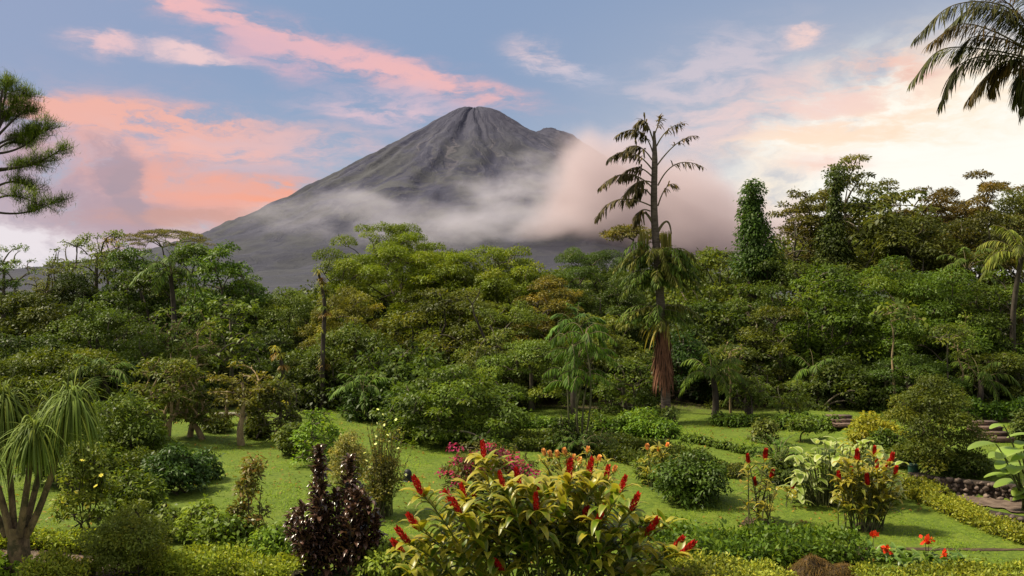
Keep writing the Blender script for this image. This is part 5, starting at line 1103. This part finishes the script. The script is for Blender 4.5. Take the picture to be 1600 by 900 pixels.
def build_hard():
    Y = (.15, .19, .034)
    hedge('low_hedge', 'clipped yellow-green hedge at the far side of the brown path, left corner', [(-40, 850), (60, 853), (170, 862)], .5, .22, Y, 1)
    hedge('low_hedge', 'clipped hedge in front of the brown path beside the ponytail palm', [(52, 908), (100, 910), (142, 912)], .6, .36, (.14, .165, .034), 2)
    hedge('low_hedge', 'curving yellow-green hedge from the olive shrub to the purple croton', [(215, 888), (320, 898), (400, 906), (470, 916)], .7, .36, Y, 3)
    hedge('box_hedge', 'clipped flat-topped hedge block left of the dark round bush', [(150, 756), (210, 757), (266, 755)], .9, .70, (.058, .08, .018), 4, .08, .045)
    hedge('ground_hedge', 'leafy dark green low hedge along the front of the lawn, right of the red ginger', [(1000, 874), (1120, 872), (1240, 872), (1345, 872)], 1.3, .36, (.058, .10, .018), 5, .11, .055, ragged=.09)
    hedge('low_hedge', 'pale yellow-green clipped hedge at the bottom edge left of the earth heap', [(1050, 908), (1140, 911), (1222, 912)], .95, .26, (.17, .195, .046), 6)
    hedge('low_hedge', 'bottom right front hedge strip below the cannas', [(1338, 912), (1480, 914), (1640, 908)], .7, .20, (.15, .18, .040), 66)
    hedge('curved_hedge', 'narrow curved hedge sweeping down the right lawn before the stone walls', [(1405, 766), (1445, 782), (1500, 806), (1560, 832), (1640, 858)], .42, .24, (.15, .165, .034), 7)
    hedge('curved_hedge', 'short hedge patch at the upper end of the narrow curved hedge', [(1428, 764), (1452, 772), (1470, 778)], .5, .22, (.13, .15, .03), 77)
    hedge('forest_hedge', 'low dark hedge along the forest foot at the right edge', [(1510, 654), (1560, 656), (1640, 656)], 1.0, .62, (.035, .072, .014), 8, .16, .09)
    hedge('terrace_hedge', 'upper dark edging of the curved lawn terrace', [(800, 690), (850, 691), (920, 694), (990, 703), (1050, 716), (1100, 728)], .42, .32, (.045, .062, .016), 9, .1, .05)
    hedge('terrace_hedge', 'lower dark edging of the curved lawn terrace', [(806, 702), (860, 705), (930, 712), (985, 724), (1020, 738)], .40, .32, (.045, .062, .016), 10, .1, .05)
    hedge('terrace_hedge', 'short dark terrace edging right of the glossy round bush', [(1098, 734), (1130, 741), (1160, 746)], .5, .2, (.05, .06, .018), 11, .1, .05)
    hedge('box_hedge', 'dark hedge behind the yellow leaved shrub below the fluffy bush', [(1390, 722), (1430, 726)], .6, .3, (.05, .075, .018), 12)
    # paths
    strip('path', [(1425, 768), (1470, 779), (1530, 785), (1600, 795), (1660, 802)], 1.0, M_PATH, .035)
    strip('garden_path', [(-40, 866), (60, 870), (130, 878), (185, 900)], .75, M_PATH)
    strip('bare_earth', [(430, 905), (470, 900), (500, 915)], .7, M_SOIL)
    strip('soil_edge', [(1335, 857), (1400, 858), (1500, 859), (1640, 858)], .17, M_SOIL, .012)
    strip('plant_bed', [(1335, 820), (1370, 826)], .8, M_SOIL, .008)
    strip('shrub_bed', [(1160, 815), (1215, 822)], .6, M_SOIL, .008)
    # walls
    stone_wall('stone_wall', 'upper dry stone retaining wall below the fluffy bush', [(1426, 758), (1470, 766), (1530, 774), (1600, 784), (1660, 790)], .40, .3, 1)
    stone_wall('stone_wall', 'lower dry stone wall between the brown path and the curved hedge', [(1505, 800), (1550, 809), (1600, 820), (1650, 830)], .18, .28, 2)
    # steps
    def steps(label, px, py, n, wpx, rise, run):
        b = ground(px, py); k = b[1]/F; o = thing('garden_steps', label, 'steps', b)
        for i in range(n):
            g = G(); g.box((0, i*run+run*.5, rise*(i+.5)-.004), (wpx*k/2, run*.5, rise*.5)); st = part('riser', g.mesh('riser', M_BRICK), o)
            g = G(); g.box((0, i*run+run*.5-.01, rise*(i+1)+.012), (wpx*k/2+.02, run*.5+.01, .016)); part('tread', g.mesh('tread', M_BRICKLIT), st)
    steps('reddish brick steps at the right edge below the dark hedge', 1560, 692, 4, 50, .11, .30)
    steps('low reddish steps at the forest foot left of the yellow leaved shrub', 1324, 668, 3, 36, .09, .3)
    # bench in the back left
    b = ground(366, 664); k = b[1]/F; o = thing('stone_bench', 'pale low bench in the shade behind the straight tan trunk', 'bench', b)
    g = G(); g.box((0, 0, .40), (.7, .2, .04)); part('seat', g.mesh('seat', solid_mat('pale_stone', (.07, .07, .045), (.22, .20, .15), 7)), o)
    for sx in (-.5, .5): g = G(); g.box((sx, 0, .175), (.09, .18, .178)); part('leg', g.mesh('leg', M_MORTAR), o)
    # bin
    b = ground(1427, 752); o = thing('green_bin', 'small green bin standing at the left end of the stone wall', 'bin', b); k = b[1]/F
    M = solid_mat('green_paint', (.018, .060, .040), (.03, .085, .058), 9, .5)
    g = G(); a = np.linspace(0, 1, 6); g.tube(np.array([(0, 0, z) for z in (.06, .08, .3, .40)]), [.105, .115, .125, .128], 16); part('body', g.mesh('body', M, True), o)
    g = G(); g.tube(np.array([(0, 0, z) for z in (.40, .43, .445, .45)]), [.140, .140, .11, .002], 16); part('lid', g.mesh('lid', solid_mat('dark_green_paint', (.012, .04, .028), (.02, .055, .04), 9, .5)), o)
    g = G(); g.tube(np.array([(0, 0, -.05), (0, 0, .07)]), [.03, .03], 8); part('post', g.mesh('post', solid_mat('grey_post', (.2, .2, .18), (.3, .3, .27), 9)), o)
    # dark post on the lawn
    b = ground(637, 752); o = thing('dark_post', 'short black rounded post on the lawn right of the white-flowered wispy shrub', 'post', b)
    M = solid_mat('black_paint', (.006, .006, .007), (.014, .013, .014), 9, .6)
    g = G(); g.tube(np.array([(0, 0, z) for z in (-.02, .03, .2, .26, .30, .31)]), [.115, .12, .105, .09, .05, .004], 12); part('body', g.mesh('body', M, True), o)
    g = G(); g.tube(np.array([(0, 0, z) for z in (-.02, .02, .035)]), [.16, .16, .125], 12); part('base', g.mesh('base', M, True), o)
    # heap of earth and dead grass at the bottom edge
    b = ground(1285, 900); rng = np.random.default_rng(4); o = thing('earth_mound', 'brown heap of soil and dead grass at the bottom edge, right', 'mound', b)
    n = 40; u = np.linspace(-1, 1, n); X, Yy = np.meshgrid(u*.75, u*.5, indexing='ij'); rr = (X/.75)**2+(Yy/.5)**2
    Z = .32*np.clip(1-rr, 0, 1)**1.2*(1+.3*fbm(X*5, Yy*5, 4, 4)) + .05*fbm(X*14, Yy*14, 6, 3)*np.clip(1-rr, 0, 1)-.03
    part('soil', G().grid(np.stack([X, Yy, Z], -1)).mesh('soil', M_SOIL, True), o)
    m = 9000; i, j = rng.integers(0, n, m), rng.integers(0, n, m); p = np.stack([X[i, j], Yy[i, j], Z[i, j]], 1); k = p[:, 2] > .02; p = p[k]; m = len(p)
    g = G(); g.blades(p, rng.normal(size=(m, 3))*[1, 1, .3]+[0, -.3, .35], rng.uniform(.06, .17, m), .010, .9, 3, 0, rng.random(m), 'grass', None, False); part('dead_grass', g.mesh('dead_grass', M_GRASS), o, (.085, .055, .03))
build_hard()

def build_grass():
    rng = np.random.default_rng(31); n = 230000
    D = 14.2*(40/14.2)**rng.random(n); x = (rng.uniform(-60, 1660, n)-800)/F*D
    D = D+rng.normal(size=n)*.2; keep = fbm(x*.9, D*.9, 12, 5) > -.9
    px = 800+x/D*F; py = 450+(CAM_Z-terrain(x, D))/D*F
    path = (py > np.interp(px, [1400, 1430, 1600, 1660], [900, 756, 776, 784])) & (py < np.interp(px, [1400, 1430, 1600, 1660], [0, 788, 818, 828]))
    path |= (px < 185) & (py > np.interp(px, [-60, 60, 130, 185], [866, 869, 876, 890])) & (py < np.interp(px, [-60, 60, 130, 185], [880, 884, 893, 912]))
    keep &= ~path; x, D = x[keep], D[keep]; n = len(x)
    b = np.stack([x, D, terrain(x, D)-.004], 1)
    tuft = np.clip(fbm(x*1.7, D*1.7, 17, 4), -.5, 1.2)
    g = G(); g.blades(b, rng.normal(size=(n, 3))*[.7, .7, .2]+[0, 0, .75], (.032+.026*tuft)*rng.uniform(.6, 1.5, n)*(.8+D/40), .010*(.7+D/30), .5, 2, 0, np.clip(rng.normal(.5, .25, n), 0, 1), 'grass', None, False)
    tag(part('lawn_grass', g.mesh('lawn_grass', M_GRASS), None, (.110, .168, .012)), 'short mown grass over the garden lawn', None, None, 'stuff')
build_grass()

def build_litter():
    rng = np.random.default_rng(91); n = 5200
    D = 15*(34/15)**rng.random(n); x = (rng.uniform(-20, 1620, n)-800)/F*D
    k = fbm(x*.5, D*.5, 40, 4) > -.2; x, D = x[k], D[k]; n = len(x)
    p = np.stack([x, D, terrain(x, D)+.03], 1); g = G()
    g.kites(p, rng.normal(size=(n, 3))*[1, 1, .15], rng.normal(size=(n, 3))*.3+[0, 0, 1], rng.uniform(.05, .13, n), rng.uniform(.03, .06, n), rng.random(n), .3, .25)
    tag(part('fallen_leaves', g.mesh('fallen_leaves', M_GRASS), None, (.13, .085, .035)), 'fallen brown leaves strewn over the lawn', None, None, 'stuff')
    n = 26000; D = 15*(34/15)**rng.random(n); x = (rng.uniform(-20, 1620, n)-800)/F*D
    k = fbm(x*1.1, D*1.1, 41, 5) > .35; x, D = x[k], D[k]; n = len(x)
    p = np.stack([x, D, terrain(x, D)], 1); g = G()
    g.blades(p, rng.normal(size=(n, 3))*[.8, .8, .2]+[0, 0, .6], rng.uniform(.06, .15, n), rng.uniform(.02, .04, n), .8, 2, .1, rng.random(n), 'leaf', None, False)
    tag(part('lawn_weeds', g.mesh('lawn_weeds', M_GRASS), None, (.075, .12, .018)), 'patches of broad-leaved weeds in the lawn', None, None, 'stuff')
build_litter()
